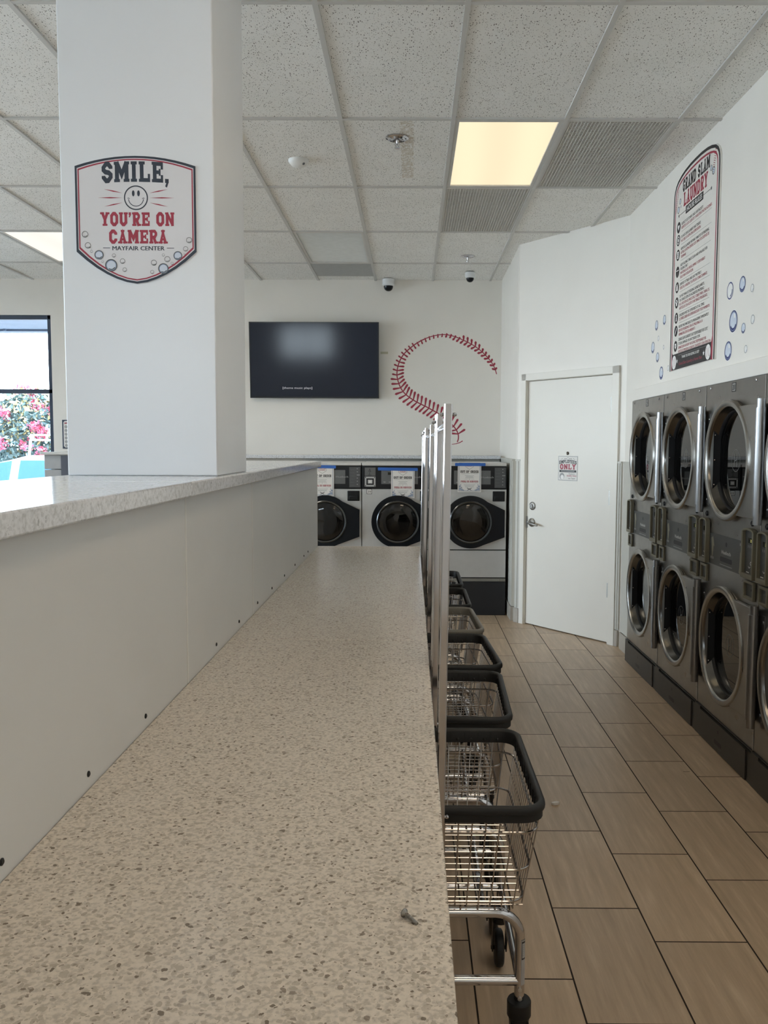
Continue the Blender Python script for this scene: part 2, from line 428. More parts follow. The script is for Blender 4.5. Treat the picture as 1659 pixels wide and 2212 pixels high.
    def build(s, name, mats, parent=None, M=None, bevel=0.0, smooth=35, seg=2):
        me = bpy.data.meshes.new(name)
        me.from_pydata(s.v, [], s.f)
        for x in (mats if isinstance(mats, (list, tuple)) else [mats]): me.materials.append(x)
        me.polygons.foreach_set('material_index', s.mi)
        if smooth:
            me.polygons.foreach_set('use_smooth', [True]*len(s.f))
            me.set_sharp_from_angle(angle=R_(smooth))
        me.update()
        o = bpy.data.objects.new(name, me); COL.objects.link(o)
        if parent: o.parent = parent
        if M is not None: o.matrix_local = M
        if bevel:
            b = o.modifiers.new('edge', 'BEVEL'); b.width = bevel; b.segments = seg; b.limit_method = 'ANGLE'; b.angle_limit = R_(40)
        return o

def tag(o, label=None, cat=None, group=None, kind=None):
    if label: o['label'] = label
    if cat: o['category'] = cat
    if group: o['group'] = group
    if kind: o['kind'] = kind
    return o
def thing(name, label, cat, M=None, group=None):
    o = bpy.data.objects.new(name, None); o.empty_display_size = .1; COL.objects.link(o)
    if M is not None: o.matrix_world = M
    return tag(o, label, cat, group)
def frame(origin, x, z):      # local x = right as seen, z = out of the face, y = up
    x = Vector(x).normalized(); z = Vector(z).normalized(); y = z.cross(x)
    M = Matrix((( x.x,y.x,z.x,origin[0]),(x.y,y.y,z.y,origin[1]),(x.z,y.z,z.z,origin[2]),(0,0,0,1)))
    return M
def copy_tree(o, parent=None):
    c = o.copy(); COL.objects.link(c)
    if parent: c.parent = parent
    for ch in list(o.children): copy_tree(ch, c)
    return c
def structure(name, mb, mats, parent=None, **k):
    o = mb.build(name, mats, parent, **k)
    if not parent: o['kind'] = 'structure'
    return o
def far_frame(x, z, y=FAR_Y): return frame((x, y, z), (1,0,0), (0,-1,0))
RIGHT_X = 1.66
def right_frame(y, z, x=RIGHT_X): return frame((x, y, z), (0,-1,0), (-1,0,0))
ANG_P = Vector((1.0105, 7.571, 0)); ANG_U = Vector((.596, -.803, 0)).normalized(); ANG_N = ANG_U.cross(Vector((0,0,1)))
def ang_frame(u, z, n=0.0): return frame(ANG_P+ANG_U*u+ANG_N*n+Vector((0,0,z)), ANG_U, ANG_N)

# ------------------------------------------------------------------ room shell
# floor: tiles 12 x 24 in, each column shifted a third
mb = MB(); ids = []
TW, TL, JX = .2975, .5935, .0054
random.seed(4)
x_first = .1905 - 26*TW
for k in range(34):
    xa = x_first + k*TW
    col = k-26
    ph = (.262 - (col-2)*TL/3.0) % TL
    y = -4.3 + (ph - (-4.3)) % TL - TL
    while y < 9.35:
        mb.add([(xa+JX/2,y+JX/2,0),(xa+TW-JX/2,y+JX/2,0),(xa+TW-JX/2,y+TL-JX/2,0),(xa+JX/2,y+TL-JX/2,0)], [(0,1,2,3)])
        ids.append((random.random(), random.random(), random.random()))
        y += TL
ft = mb.build('floor', [FTILE], smooth=0); ft['kind'] = 'structure'
at = ft.data.attributes.new('tile_id', 'FLOAT_VECTOR', 'FACE')
at.data.foreach_set('vector', [c for t in ids for c in t])
mb = MB(); mb.box(-7.4, 2.6, -4.4, 9.5, -.05, -.0012)
structure('floor_grout', mb, GROUT, parent=ft, smooth=0)

# ceiling: lay-in tiles on a T-bar grid
GX0, GY0, GW, GL = .2156, 4.768, .6096, 1.2192
def gx(i): return GX0 + GW*i
def gy(j): return GY0 + GL*j
SKIP = {(-4,1):1, (0,0):1, (1,0):1, (0,1):1, (-2,2):1, (-6,2):1, (0,-3):1, (0,-6):1}
mb = MB()
for i in range(-13, 4):
    for j in range(-8, 5):
        if (i,j) in SKIP: continue
        x0, x1, y0, y1 = gx(i), gx(i+1), gy(j), gy(j+1)
        if (i,j) in ((-2,3), (-6,3)): y0 += .6096
        mb.quad(x0, x1, y0, y1, CEIL+.008)
mb.f = [f[::-1] for f in mb.f]
ce = structure('ceiling', mb, TILE, smooth=0)
mb = MB()
for i in range(-13, 5): mb.box(gx(i)-.012, gx(i)+.012, -4.3, 9.4, CEIL-.002, CEIL+.012)
for j in range(-8, 6): mb.box(-7.6, 2.6, gy(j)-.012, gy(j)+.012, CEIL-.0015, CEIL+.012)
for i in (-2, -6): mb.box(gx(i), gx(i+1), gy(3)+.5976, gy(3)+.6216, CEIL-.001, CEIL+.012)
structure('ceiling_grid', mb, GRID, parent=ce, smooth=0)
mb = MB(); mb.box(-8.6, 2.6, -5.9, 9.46, CEIL+.16, CEIL+.2)  # overhang past the back wall is added, unseen, to keep sun out
structure('ceiling_deck', mb, mat('deck', (.3,.3,.3), .9), parent=ce, smooth=0)

def pierced(axis, fixed0, fixed1, lo, hi, opens, zlo=0.0, zhi=CEIL+.16, w0=W0, w1=W1):
    m = MB()
    def bx(a, b, z0, z1):
        if axis == 'x': m.box(a, b, fixed0, fixed1, z0, z1)
        else: m.box(fixed0, fixed1, a, b, z0, z1)
    bx(lo, hi, zlo, w0); bx(lo, hi, w1, zhi)
    cur = lo
    for a, b in opens:
        bx(cur, a, w0, w1); cur = b
    bx(cur, hi, w0, w1)
    return m
structure('wall_far', pierced('x', FAR_Y, FAR_Y+.14, -7.35, .953, [(-6.7, -3.876)]), WHITE, smooth=0)
structure('wall_left', pierced('y', LEFT_X-.14, LEFT_X, -4.34, FAR_Y, LEFT_OPEN), WHITE, smooth=0)
structure('wall_back', pierced('x', BACK_Y-.14, BACK_Y, LEFT_X, 2.5, BACK_OPEN, w0=BACK_W0), WHITE, smooth=0)
mb = MB(); mb.prism([(.938, 7.665), (1.06, 7.735), (1.06, 9.42), (.953, 9.42)], 0, CEIL+.16)
structure('wall_alcove', mb, WHITE, smooth=0)
# angled wall with the door opening
DW, DH = .958, 2.152
mb = MB()
TH = .13
mb.M = ang_frame(0, 0)
mb.box(-.13, -.006, 0, CEIL+.16, -TH, 0); mb.box(DW+.006, 1.09, 0, CEIL+.16, -TH, 0); mb.box(-.006, DW+.006, DH+.006, CEIL+.16, -TH, 0)
mb.box(-.006, DW+.006, 0, DH+.006, -TH, -TH+.02)  # added unseen backing, stops outside light leaking under the door
structure('wall_angled', mb, WHITE, smooth=0)
DRY_Y = [6.289, 5.50, 4.71, 3.92, 3.13]       # dryer edges along the right wall
DRY_X = 1.605
mb = MB()
mb.box(RIGHT_X, RIGHT_X+.12, BACK_Y, 6.70, 1.999, CEIL+.16)
mb.box(RIGHT_X, RIGHT_X+.12, 6.293, 6.70, 0, 1.999)
mb.box(RIGHT_X, RIGHT_X+.12, BACK_Y, 3.126, 0, 1.999)
mb.box(2.42, 2.5, BACK_Y, 6.8, 0, CEIL+.16)  # added unseen closing wall, keeps sky light out of the dryer gaps
structure('wall_right', mb, WHITE, smooth=0)
mb = MB(); mb.box(DRY_X+.004, RIGHT_X+.1, 3.13, 6.289, 1.915, 1.997)
structure('trim_1', mb, WHITE, bevel=.004)

# wainscot, base tiles, casing strips
mb = MB()
mb.M = ang_frame(0, 0); mb.box(-.118, -.062, .135, 1.452, 0, .012); mb.box(-.122, -.06, 1.452, 1.468, 0, .018)
mb.box(1.034, 1.068, .135, 1.452, 0, .012); mb.box(1.032, 1.068, 1.452, 1.468, 0, .018)
mb.box(-.09, -.084, .135, 1.452, .012, .016); mb.box(1.05, 1.054, .135, 1.452, .012, .016)
structure('trim_2', mb, PANELG, smooth=0)
mb = MB(); mb.box(.908, .95, 7.70, 9.0, .135, 1.452); mb.box(.902, .95, 7.70, 9.0, 1.452, 1.468)
mb.box(.904, .908, 7.80, 7.81, .135, 1.452)
structure('trim_3', mb, PANELG, smooth=0)
mb = MB(); mb.box(1.645, 1.66, 6.295, 6.665, .135, 1.452); mb.box(1.640, 1.66, 6.295, 6.665, 1.452, 1.468)
structure('trim_4', mb, PANELG, smooth=0)
mb = MB(); mb.M = ang_frame(0, 0); mb.box(-.124, -.062, 0, .13, 0, .02); mb.box(1.034, 1.066, 0, .13, 0, .02)
structure('baseboard_angled', mb, BASEB, bevel=.003)
mb = MB(); mb.box(.900, .95, 7.70, 9.0, 0, .13)
structure('baseboard_alcove', mb, BASEB, bevel=.003)
mb = MB(); mb.box(1.636, 1.66, 6.295, 6.655, 0, .13)
structure('baseboard_right', mb, BASEB, bevel=.003)
mb = MB()
for a, b in ((-2.0, .89),): mb.box(a, b, 8.745, 8.765, 0, .13)
structure('baseboard_far', mb, BASEB, bevel=.003)

# door with frame
D = bpy.data.objects.new('door_1', None); COL.objects.link(D); D.matrix_world = ang_frame(0, 0); D['kind'] = 'structure'
mb = MB(); mb.box(.003, DW-.003, .008, DH-.003, -.062, -.014); mb.build('door_panel', DOORW, D, bevel=.002)
mb = MB()
mb.box(-.058, -.004, 0, 2.214, .0005, .018); mb.box(DW+.004, 1.030, 0, 2.214, .0005, .018); mb.box(-.058, 1.030, DH+.004, 2.214, .0006, .018)
mb.box(-.004, 0, 0, DH, -.12, .004); mb.box(DW, DW+.004, 0, DH, -.12, .004); mb.box(-.004, DW+.004, DH, DH+.004, -.12, .004)
mb.build('door_frame', DOORW, D, bevel=.002)
for z0 in (1.855, 1.115, .37):
    mb = MB()
    mb.cyl((DW-.004, z0, -.004), (DW-.004, z0+.122, -.004), .0075, 10)
    mb.box(DW-.032, DW-.002, z0+.002, z0+.12, -.0135, -.011)
    for q in range(1, 4): mb.cyl((DW-.004, z0+q*.03, -.004), (DW-.004, z0+q*.03+.004, -.004), .0086, 10)
    mb.build('hinge', BRONZE, D)
mb = MB(); mb.M = Matrix.Translation((.071, 1.061, -.0138)); mb.lathe([(.036,0),(.036,.006),(.028,.012),(.018,.013),(.018,.022),(.0,.022)], 24)
mb.M = Matrix.Translation((.071, 1.061, .008)); mb.box(-.003,.003,-.011,.011,0,.004)
mb.build('deadbolt', BRONZE, D)
mb = MB(); mb.M = Matrix.Translation((.068, .915, -.0138)); mb.lathe([(.038,0),(.038,.008),(.030,.014),(.014,.02),(.014,.055),(0,.058)], 24)
mb.M = Matrix.Identity(4); mb.tube([(.068,.915,.038),(.10,.912,.046),(.14,.905,.044),(.178,.899,.034)], .0095, 10)
mb.box(-.004, .012, .865, .965, -.0138, -.008)
mb.build('door_handle', BRONZE, D)
mb = MB(); mb.M = Matrix.Translation((.477, 1.527, -.0138)); mb.lathe([(.014,0),(.014,.004),(.009,.007),(0,.005)], 16); mb.build('peephole', mat('peephole_brass', (.12,.10,.08), .3, metal=.9), D)

# far window: dark frame, two panes by two
Wd = bpy.data.objects.new('window_1', None); COL.objects.link(Wd); Wd.location = (-5.288, FAR_Y, W0); Wd['kind'] = 'structure'
mb = MB()
H_ = W1-W0
def bar(x0, x1, z0, z1): mb.box(x0, x1, .02, .075, z0, z1)
hw = 1.412
bar(-hw, hw, H_-.045, H_); bar(-hw, hw, 0, .05); bar(-hw, -hw+.045, 0, H_); bar(hw-.045, hw, 0, H_); bar(-.03, .03, 0, H_); bar(-hw, hw, 1.333, 1.378)
mb.build('window_frame', WINF, Wd, bevel=.003)
for a, b in ((-hw+.045, -.03), (.03, hw-.045)):
    for c, d in ((.05, 1.333), (1.378, H_-.045)):
        mb = MB(); mb.box(a, b, .044, .050, c, d); mb.build('pane', GLASS, Wd, smooth=0)
nwin = 2
for axis, opens in (('y', LEFT_OPEN), ('x', BACK_OPEN)):
    for a, b in opens:
        Wq = bpy.data.objects.new('window_%d' % nwin, None); COL.objects.link(Wq); Wq['kind'] = 'structure'; nwin += 1
        Wq.matrix_world = Matrix.Translation((LEFT_X, (a+b)/2, W0)) @ Matrix.Rotation(PI/2, 4, 'Z') if axis == 'y' else Matrix.Translation(((a+b)/2, BACK_Y, W0)) @ Matrix.Rotation(PI, 4, 'Z')
        h2 = (b-a)/2; zb = .0 if axis == 'y' else BACK_W0-W0
        mb = MB()
        def bar2(x0, x1, z0, z1): mb.box(x0, x1, .02, .075, z0, z1)
        bar2(-h2, h2, H_-.045, H_); bar2(-h2, h2, zb, zb+.05); bar2(-h2, -h2+.045, zb, H_); bar2(h2-.045, h2, zb, H_); bar2(-.022, .022, zb, H_)
        if axis == 'y': bar2(-h2, h2, 1.333, 1.378)
        mb.build('window_frame', WINF, Wq, bevel=.003)
        mb = MB(); mb.box(-h2+.045, h2-.045, .046, .050, zb+.05, H_-.045); mb.build('pane', GLASS, Wq, smooth=0)

# low wall behind the washers with its stone cap
mb = MB(); mb.box(-3.15, .898, 8.766, FAR_Y-.001, 0, 1.452); mb.box(-3.15, .898, 8.752, 8.768, 1.395, 1.452)
structure('wall_low', mb, PANELG, smooth=0)
mb = MB(); mb.box(-3.17, .900, 8.70, FAR_Y-.001, 1.453, 1.487)
structure('trim_5', mb, QTZ_L, bevel=.003)

# partition between the two folding counters, its stone ledge and the pillar on it
PX0, PX1, PY0, PY1 = -1.08, -.626, -1.2, 5.66
mb = MB()
mb.box(PX0, PX1-.012, PY0, PY1-.006, 0, 1.441)
ys = [PY0, -.30, 1.10, 2.357, 3.347, PY1]
for a, b in zip(ys[:-1], ys[1:]):
    mb.box(PX1-.012, PX1, a+.0025, b-.0025, 0, 1.441)
part = structure('wall_partition', mb, PARTW, smooth=0)
mb = MB()
for y in ys[1:-1]: mb.box(PX1-.012, PX1+.0012, y-.002, y+.007, .915, 1.441)
mb.box(PX1-.012, PX1+.001, PY1-.0025, PY1+.006, 0, 1.441)
mb.build('seam_strip', SEAM, part, smooth=0)
for y in (1.263, 1.616, 1.974, 2.707, 3.069, 3.443, 3.801, 4.179, 4.56, 4.938, 5.138):
    mb = MB(); mb.M = frame((PX1, y, .943), (0,1,0), (1,0,0)); mb.lathe([(.006,0),(.006,.002),(.0035,.0035),(0,.003)], 12)
    mb.build('screw_head', mat('black_screw', (.03,.03,.03), .4, metal=.7), part)
mb = MB(); mb.box(-1.118, -.592, PY0-.05, 2.3, 1.4425, 1.4825); mb.box(-1.118, -.592, 2.3008, 5.60, 1.4425, 1.4825)
ledge = structure('trim_6', mb, QTZ_L, bevel=.0035)
mb = MB(); mb.box(-1.10, -.62, 2.735, 3.21, 1.4828, CEIL+.02)
structure('pillar', mb, mat('pillar_paint', (.78, .80, .83), .30, var=.012, scale=3, bump=.15, bscale=35), bevel=.004)  # bluish window light put into the tint of the white paint

# ------------------------------------------------------------------ folding counter
ct = thing('folding_counter', 'long speckled beige stone folding counter running away from the camera', 'counter', Matrix.Translation((-.285, 2.4, 0)))
mb = MB(); mb.M = Matrix.Translation((.285, -2.4, 0))
mb.box(-.6245, .0565, -1.1, 2.906, .884, .914); mb.box(-.6245, .0565, 2.907, 5.68, .884, .914)
mb.build('countertop', QTZ_T, ct, bevel=.002)
for y in (-.9, .5, 1.9, 3.3, 4.6, 5.55):
    mb = MB(); mb.M = Matrix.Translation((.285, -2.4, 0))
    mb.add([(-.622,y,.88),(-.22,y,.88),(-.622,y,.55),(-.622,y+.02,.88),(-.22,y+.02,.88),(-.622,y+.02,.55)], [(0,2,1),(3,4,5),(0,1,4,3),(1,2,5,4),(2,0,3,5)])
    mb.build('bracket', KICK, ct, smooth=0)

# ------------------------------------------------------------------ lettering in block slab style
def vglyph(ch, w):
    """strokes and slabs of one block letter in a w x 1 box; t = stroke"""
    t = .25 if ch != 'M' else .27; h = .2; L, Rr, B, T = t/2, w-t/2, h/2*.95, 1-h/2*.95
    c = .17; S = []; X = []                          # S: (pts, t, closed); X: rects
    def v(x, a=0., b=1.): X.append((x-t/2, x+t/2, a, b))
    def slab(x, top, l=.09, r=.09):
        X.append((x-t/2-l, x+t/2+r, 1-.15, 1) if top else (x-t/2-l, x+t/2+r, 0, .15))
    if ch in 'OQ': S.append(([(L+c,B),(Rr-c,B),(Rr,B+c),(Rr,T-c),(Rr-c,T),(L+c,T),(L,T-c),(L,B+c)], t, True))
    elif ch == 'D':
        S.append(([(L,B),(Rr-c,B),(Rr,B+c),(Rr,T-c),(Rr-c,T),(L,T)], t*.9, False)); v(L+.03); slab(L+.03,1,.07,0); slab(L+.03,0,.07,0)
    elif ch in 'CG':
        p = [(Rr,.64),(Rr,T-c),(Rr-c,T),(L+c,T),(L,T-c),(L,B+c),(L+c,B),(Rr-c,B),(Rr,B+c)]
        p += [(Rr,.36)] if ch == 'C' else [(Rr,.47)]
        S.append((p, t, False))
        if ch == 'G': X.append((w*.5, w, .40, .54))
    elif ch == 'S': S.append(([(Rr,.66),(Rr,T-c),(Rr-c,T),(L+c,T),(L,T-c),(L,.63),(L+c*.8,.52),(Rr-c*.8,.48),(Rr,.37),(Rr,B+c),(Rr-c,B),(L+c,B),(L,B+c),(L,.34)], t*.95, False))
    elif ch == 'M':
        v(L+.02); v(Rr-.02); S.append(([(L+.02,.98),(w/2,.36),(Rr-.02,.98)], t*.85, False))
        for x in (L+.02, Rr-.02): slab(x,0,.06,.06)
        slab(L+.02,1,.06,0); slab(Rr-.02,1,0,.06)
    elif ch == 'N':
        v(L+.03); v(Rr-.03); S.append(([(L,.97),(Rr,.03)], t*.9, False)); slab(L+.03,0,.06,.06); slab(Rr-.03,1,.06,.06); slab(L+.03,1,.06,0)
    elif ch == 'I': v(w/2); slab(w/2,1,.08,.08); slab(w/2,0,.08,.08)
    elif ch == 'L': v(L+.06); X.append((L, w, 0, .19)); X.append((w-.15, w, 0, .40)); slab(L+.06,1,.07,.09); slab(L+.06,0,.07,0)
    elif ch in 'EF':
        v(L+.06); X.append((L, w, .81, 1)); X.append((L, w*.76, .41, .59)); X.append((w-.15, w, .64, 1)); X.append((w*.62, w*.78, .33, .67)); slab(L+.06,1,.07,0)
        if ch == 'E': X.append((L, w, 0, .19)); X.append((w-.15, w, 0, .37)); slab(L+.06,0,.07,0)
        else: slab(L+.06,0,.07,.09)
    elif ch == 'T': v(w/2); X.append((0, w, .81, 1)); X.append((0, .14, .62, 1)); X.append((w-.14, w, .62, 1)); slab(w/2,0,.1,.1)
    elif ch == 'Y': v(w/2, 0, .5); S.append(([(L,.97),(w/2,.45),(Rr,.97)], t*.95, False)); slab(L,1,.07,.05); slab(Rr,1,.05,.07); slab(w/2,0,.1,.1)
    elif ch == 'V': S.append(([(L,1),(w/2,.06),(Rr,1)], t*.95, False)); slab(L,1,.07,.05); slab(Rr,1,.05,.07)
    elif ch == 'U': S.append(([(L+.02,1),(L+.02,B+c),(L+.02+c,B),(Rr-.02-c,B),(Rr-.02,B+c),(Rr-.02,1)], t, False)); slab(L+.02,1,.07,.06); slab(Rr-.02,1,.06,.07)
    elif ch in 'RP':
        v(L+.04); S.append(([(L,T),(Rr-c*.8,T),(Rr-.02,T-c*.8),(Rr-.02,.48+c),(Rr-c*.8,.47),(L,.47)], t*.88, False)); slab(L+.04,1,.07,0); slab(L+.04,0,.07,.07)
        if ch == 'R': S.append(([(w*.52,.45),(Rr-.03,.0)], t*.95, False)); X.append((Rr-t/2-.03, w+.05, 0, .15))
    elif ch == 'A': S.append(([(L+.01,0),(w/2,.80),(Rr-.01,0)], t*.92, False)); X.append((w*.25, w*.75, .22, .38)); X.append((w*.27, w*.73, .86, 1)); X.append((w*.34, w*.66, .7, .9)); slab(L+.01,0,.07,.08); slab(Rr-.01,0,.08,.07)
    elif ch == ',': X.append((.0, .24, .0, .20)); S.append(([(.17,.05),(.06,-.2)], .13, False))
    elif ch == "'": X.append((.0, .22, .80, 1)); S.append(([(.16,.85),(.05,.64)], .12, False))
    return S, X
GW_ = {'M': .95, 'I': .42, ',': .24, "'": .22, ' ': .36, 'N': .80}
def block(mb, s, cx, y, h, z, width, m=0, arch=0.0, gap=.13):
    ws = [GW_.get(c, .74) for c in s]; tot = sum(ws)+gap*(len(s)-1)
    sx = width/tot; x = cx-width/2
    def P(px, py):
        X = x+px*sx; Y = y+py*h
        if arch: Y += arch*(1-((X-cx)/(width/2))**2)
        return (X, Y)
    for c, w in zip(s, ws):
        if c != ' ':
            S, X = vglyph(c, w)
            q = 0
            for x0, x1, y0, y1 in X:
                mb.poly([P(x0,y0),P(x1,y0),P(x1,y1),P(x0,y1)], z+q*2.5e-5, m); q += 1
            for pts, t, cl in S:
                k = MB(); k.stroke(pts, t, 0, 0, cl)
                V = [P(a,b) for a,b,_ in k.v]
                for f in k.f:
                    mb.add([V[i]+(z+q*2.5e-5,) for i in f], [(0,1,2,3)], m); q += 1
        x += (w+gap)*sx

def bubble(mb, x, y, r, z, mats=(0,1,2), fill=True, sy=1.0):
    pale, mid, dark = mats
    if fill: mb.circ(x, y, r, z, mid, sy=sy); mb.circ(x, y, r*.72, z+.0002, pale, sy=sy)
    mb.hoop(x, y, r, r*.16, z+.0004, dark, sy=sy)
    mb.hoop(x, y, r*.74, r*.16, z+.0005, dark, n=10, a0=-2.2, a1=-.5, sy=sy)

# ------------------------------------------------------------------ sign on the pillar
SG = thing('camera_sign', 'shield shaped white sign reading smile, you\'re on camera, on the pillar', 'sign', frame((-.8645, 2.735, 2.085), (1,0,0), (0,-1,0)))
def shield(k):          # k = inset
    hw = .1885-k; pts = []
    for i in range(13):  # bottom from left shoulder to tip to right shoulder
        a = -1+2*i/12; pts.append((a*(hw), k*1.1+.098*abs(a)**1.55*(1-.25*(1-abs(a)))))
    n = 12
    for i in range(n+1):
        a = 1-2*i/n; pts.append((a*hw, .391-k-.031*a*a))
    return pts
mb = MB(); mb.prism(shield(0), .0005, .004); mb.build('board', SIGNW, SG, smooth=0)
mb = MB()
for a, b, m in ((.0005,.0068,0),(.0092,.0130,1)): mb.ring(shield(a), shield(b), .0044, m)
mb.build('border', [INK_D, INK_R], SG, smooth=0)
mb = MB(); z = .0044
sx_ = lambda u: (u-815)/1400*.3765; sy_ = lambda v: (1582-v)/1494*.391
block(mb, 'SMILE,', sx_(815), sy_(405), .062, z, .2085, 0, arch=.004)
cx, cy = sx_(820), sy_(575)
mb.hoop(cx, cy, .0375, .0036, z, 0, 40)
for e in (-1, 1):
    mb.circ(cx+e*.0082, cy+.0135, .0042, z, 0, 16, sy=2.2)
    mb.stroke([(cx+e*.0265,cy-.002),(cx+e*.0235,cy-.0005),(cx+e*.0195,cy-.003)], .0016, z, 0)
mb.hoop(cx, cy-.002, .0245, .0022, z, 0, 20, a0=PI+.1, a1=2*PI-.1)
for e in (-1, 1):
    for dy, dx in ((.026, .088), (0, .108), (-.027, .088)):
        x0 = cx+e*.042; x1 = cx+e*(.042+ (dx-.030)); ym = cy+dy*.55; y1 = cy+dy
        mb.add([(x0,ym,z),((x0+x1)/2,(ym+y1)/2+.0019,z),(x1,y1,z),((x0+x1)/2,(ym+y1)/2-.0019,z)], [(0,1,2,3) if e<0 else (3,2,1,0)], 1)
block(mb, "YOU'RE ON", sx_(833), sy_(903), .0415, z, .2285, 1)
block(mb, 'CAMERA', sx_(836), sy_(1108), .0415, z, .1815, 1)
mb.text('MAYFAIR CENTER', sx_(838), sy_(1188), .0135, z, 0, width=.163, align='C', bold=.03)
for a, b in ((425,508),(1168,1253)): mb.quad(sx_(a), sx_(b), sy_(1165), sy_(1158), z, 0)
for u, v, r, f in ((220,1003,37,0),(250,1133,35,0),(290,1203,16,0),(377,1243,53,1),(415,1323,13,0),(517,1365,71,1),(550,1250,22,0),(650,1316,30,0),(673,1417,25,0),
                 (1430,1068,34,0),(1388,1170,29,0),(1375,1230,10,0),(1296,1250,51,1),(1227,1340,16,0),(1173,1292,34,0),(1127,1243,16,0),(1125,1402,61,1),(1015,1333,33,0),(994,1443,22,0)):
    bubble(mb, sx_(u), sy_(v), r/1400*.3765, .0048 if f else .0046, mats=(2,3,4), fill=bool(f))
mb.build('lettering', [INK_D, INK_R, BUB_L, BUB_M, INK_M], SG, smooth=0)

# ------------------------------------------------------------------ house rules sign on the right wall
HR = thing('rules_sign', 'tall arched house rules sign in english and spanish above the dryers', 'sign', right_frame(5.1425, 2.063))
def arch_pts(k, kb=0.0):
    half = [(.411,1.05),(.407,1.09),(.396,1.119),(.374,1.145),(.335,1.168),(.27,1.187),(.20,1.199),(.10,1.2075)]
    f = (.411-k)/.411; top = lambda y: 1.05+(y-1.05)*(.159-k)/.159
    pts = [(-.006-.411*f, kb), (-.006+.411*f, kb)]
    pts += [(-.006+x*f, top(y)) for x, y in half]+[(-.006, top(1.209))]+[(-.006-x*f, top(y)) for x, y in half[::-1]]
    return pts
mb = MB(); mb.prism(arch_pts(0), .0005, .009); mb.build('board', RULEW, HR, smooth=0)
mb = MB()
mb.ring(arch_pts(.004,.0), arch_pts(.022,.0), .0095, 0); mb.ring(arch_pts(.036,.0), arch_pts(.048,.0), .0095, 1)
foot = [(-.378,.002),(.366,.002),(.366,.125),(.345,.10),(-.355,.10),(-.375,.118)]
mb.poly(foot, .0094, 0); mb.poly([(.345,.002),(.370,.002),(.370,.16),(.345,.10)], .0096, 1)
mb.build('border', [INK_K, INK_R], HR, smooth=0)
mb = MB(); z = .0097
block(mb, 'GRAND SLAM', -.002, 1.072, .072, z, .475, 0)
block(mb, 'LAUNDRY', -.006, .980, .082, z, .42, 1)
mb.quad(-.172, .142, .925, .972, z, 0); mb.text('HOUSE RULES', -.015, .935, .030, z+.0004, 2, width=.27, align='C', bold=.015)
mb.quad(-.285, -.172, .946, .949, z, 0); mb.quad(.142, .255, .946, .949, z, 0)
def star(cx, cy, r, m):
    mb.poly([(cx+r*(1 if i%2==0 else .42)*math.sin(PI*i/5), cy+r*(1 if i%2==0 else .42)*math.cos(PI*i/5)) for i in range(9,-1,-1)], z+.0004, m)
star(-.302, .946, .014, 0); star(.272, .948, .014, 0)
RULES = [
 (.877, .876, ['RESPECT CUSTOMERS AND OUR FACILITY.'], ['RESPETE A LOS CLIENTES Y NUESTRAS INSTALACIONES.']),
 (.799, .798, ['DO NOT LEAVE LAUNDRY UNATTENDED.'], ['NO DEJE LA ROPA SIN SUPERVISI\u00d3N.']),
 (.726, .708, ['REMOVE LAUNDRY WITHIN 5 MINUTES OF FINISHING.'], ['RETIRE LA ROPA DENTRO DE 5 MINUTOS DESPU\u00c9S DE', 'TERMINAR.']),
 (.628, .605, ['KEEP FOLDING TABLES CLEAN AND AVAILABLE FOR', 'FOLDING ONLY.'], ['MANTENGA LAS MESAS LIMPIAS Y DISPONIBLES', 'SOLO PARA DOBLAR ROPA.']),
 (.512, .510, ['DISPOSE OF TRASH AND LINT PROPERLY.'], ['DESECHE LA BASURA Y LA PELUSA CORRECTAMENTE.']),
 (.438, .416, ['DO NOT WASH PET BEDDING, HORSE BLANKETS,', 'OIL SOAKED ITEMS OR HAZARDOUS MATERIALS.'], ['NO LAVE ROPA DE MASCOTAS, COBIJAS PARA CABALLOS,', 'ART\u00cdCULOS CON ACEITE O MATERIALES PELIGROSOS.']),
 (.323, .322, ['CHILDREN MUST BE SUPERVISED AT ALL TIMES.'], ['LOS NI\u00d1OS DEBEN SER SUPERVISADOS EN TODO MOMENTO.']),
 (.254, .242, ['REPORT MACHINE ISSUES TO MANAGEMENT IMMEDIATELY.'], ['REPORTE PROBLEMAS CON LAS M\u00c1QUINAS A LA', 'ADMINISTRACI\u00d3N DE INMEDIATO.']),
 (.174, .148, ['GRAND SLAM LAUNDRY IS NOT RESPONSIBLE FOR LOST,', 'STOLEN, DAMAGED OR UNATTENDED ITEMS.'], ['GRAND SLAM LAUNDRY NO SE HACE RESPONSABLE POR', 'ART\u00cdCULOS PERDIDOS, ROBADOS, DA\u00d1ADOS O SIN ATENCI\u00d3N.'])]
for y0, yi, en, es in RULES:
    y = y0
    for ln, m in [(a, 0) for a in en]+[(a, 1) for a in es]:
        mb.text(ln, -.245, y, .0165, z, m, width=.0112*len(ln), bold=.012); y -= .0243
    mb.quad(-.245, .29, y+.009, y+.0105, z, 3)
mb.text('THANK YOU FOR HELPING US KEEP', -.012, .062, .017, z, 2, width=.32, align='C', bold=.012)
mb.text('Grand Slam Laundry a Home Run', -.015, .024, .019, z, 1, width=.42, align='C', bold=.01)
star(-.262, .052, .016, 2); star(.226, .050, .016, 2)
for bx_ in (-.323, .297):
    mb.circ(bx_, .049, .043, z+.0003, 2, 24); mb.hoop(bx_-.042, .049, .032, .003, z+.0006, 1, 10, a0=-1.0, a1=1.0); mb.hoop(bx_+.042, .049, .032, .003, z+.0006, 1, 10, a0=PI-1.0, a1=PI+1.0)
ICON_SHAPES = ['heart', 'ring', 'doc', 'bar', 'bin', 'paw', 'figure', 'wrench', 'shield']
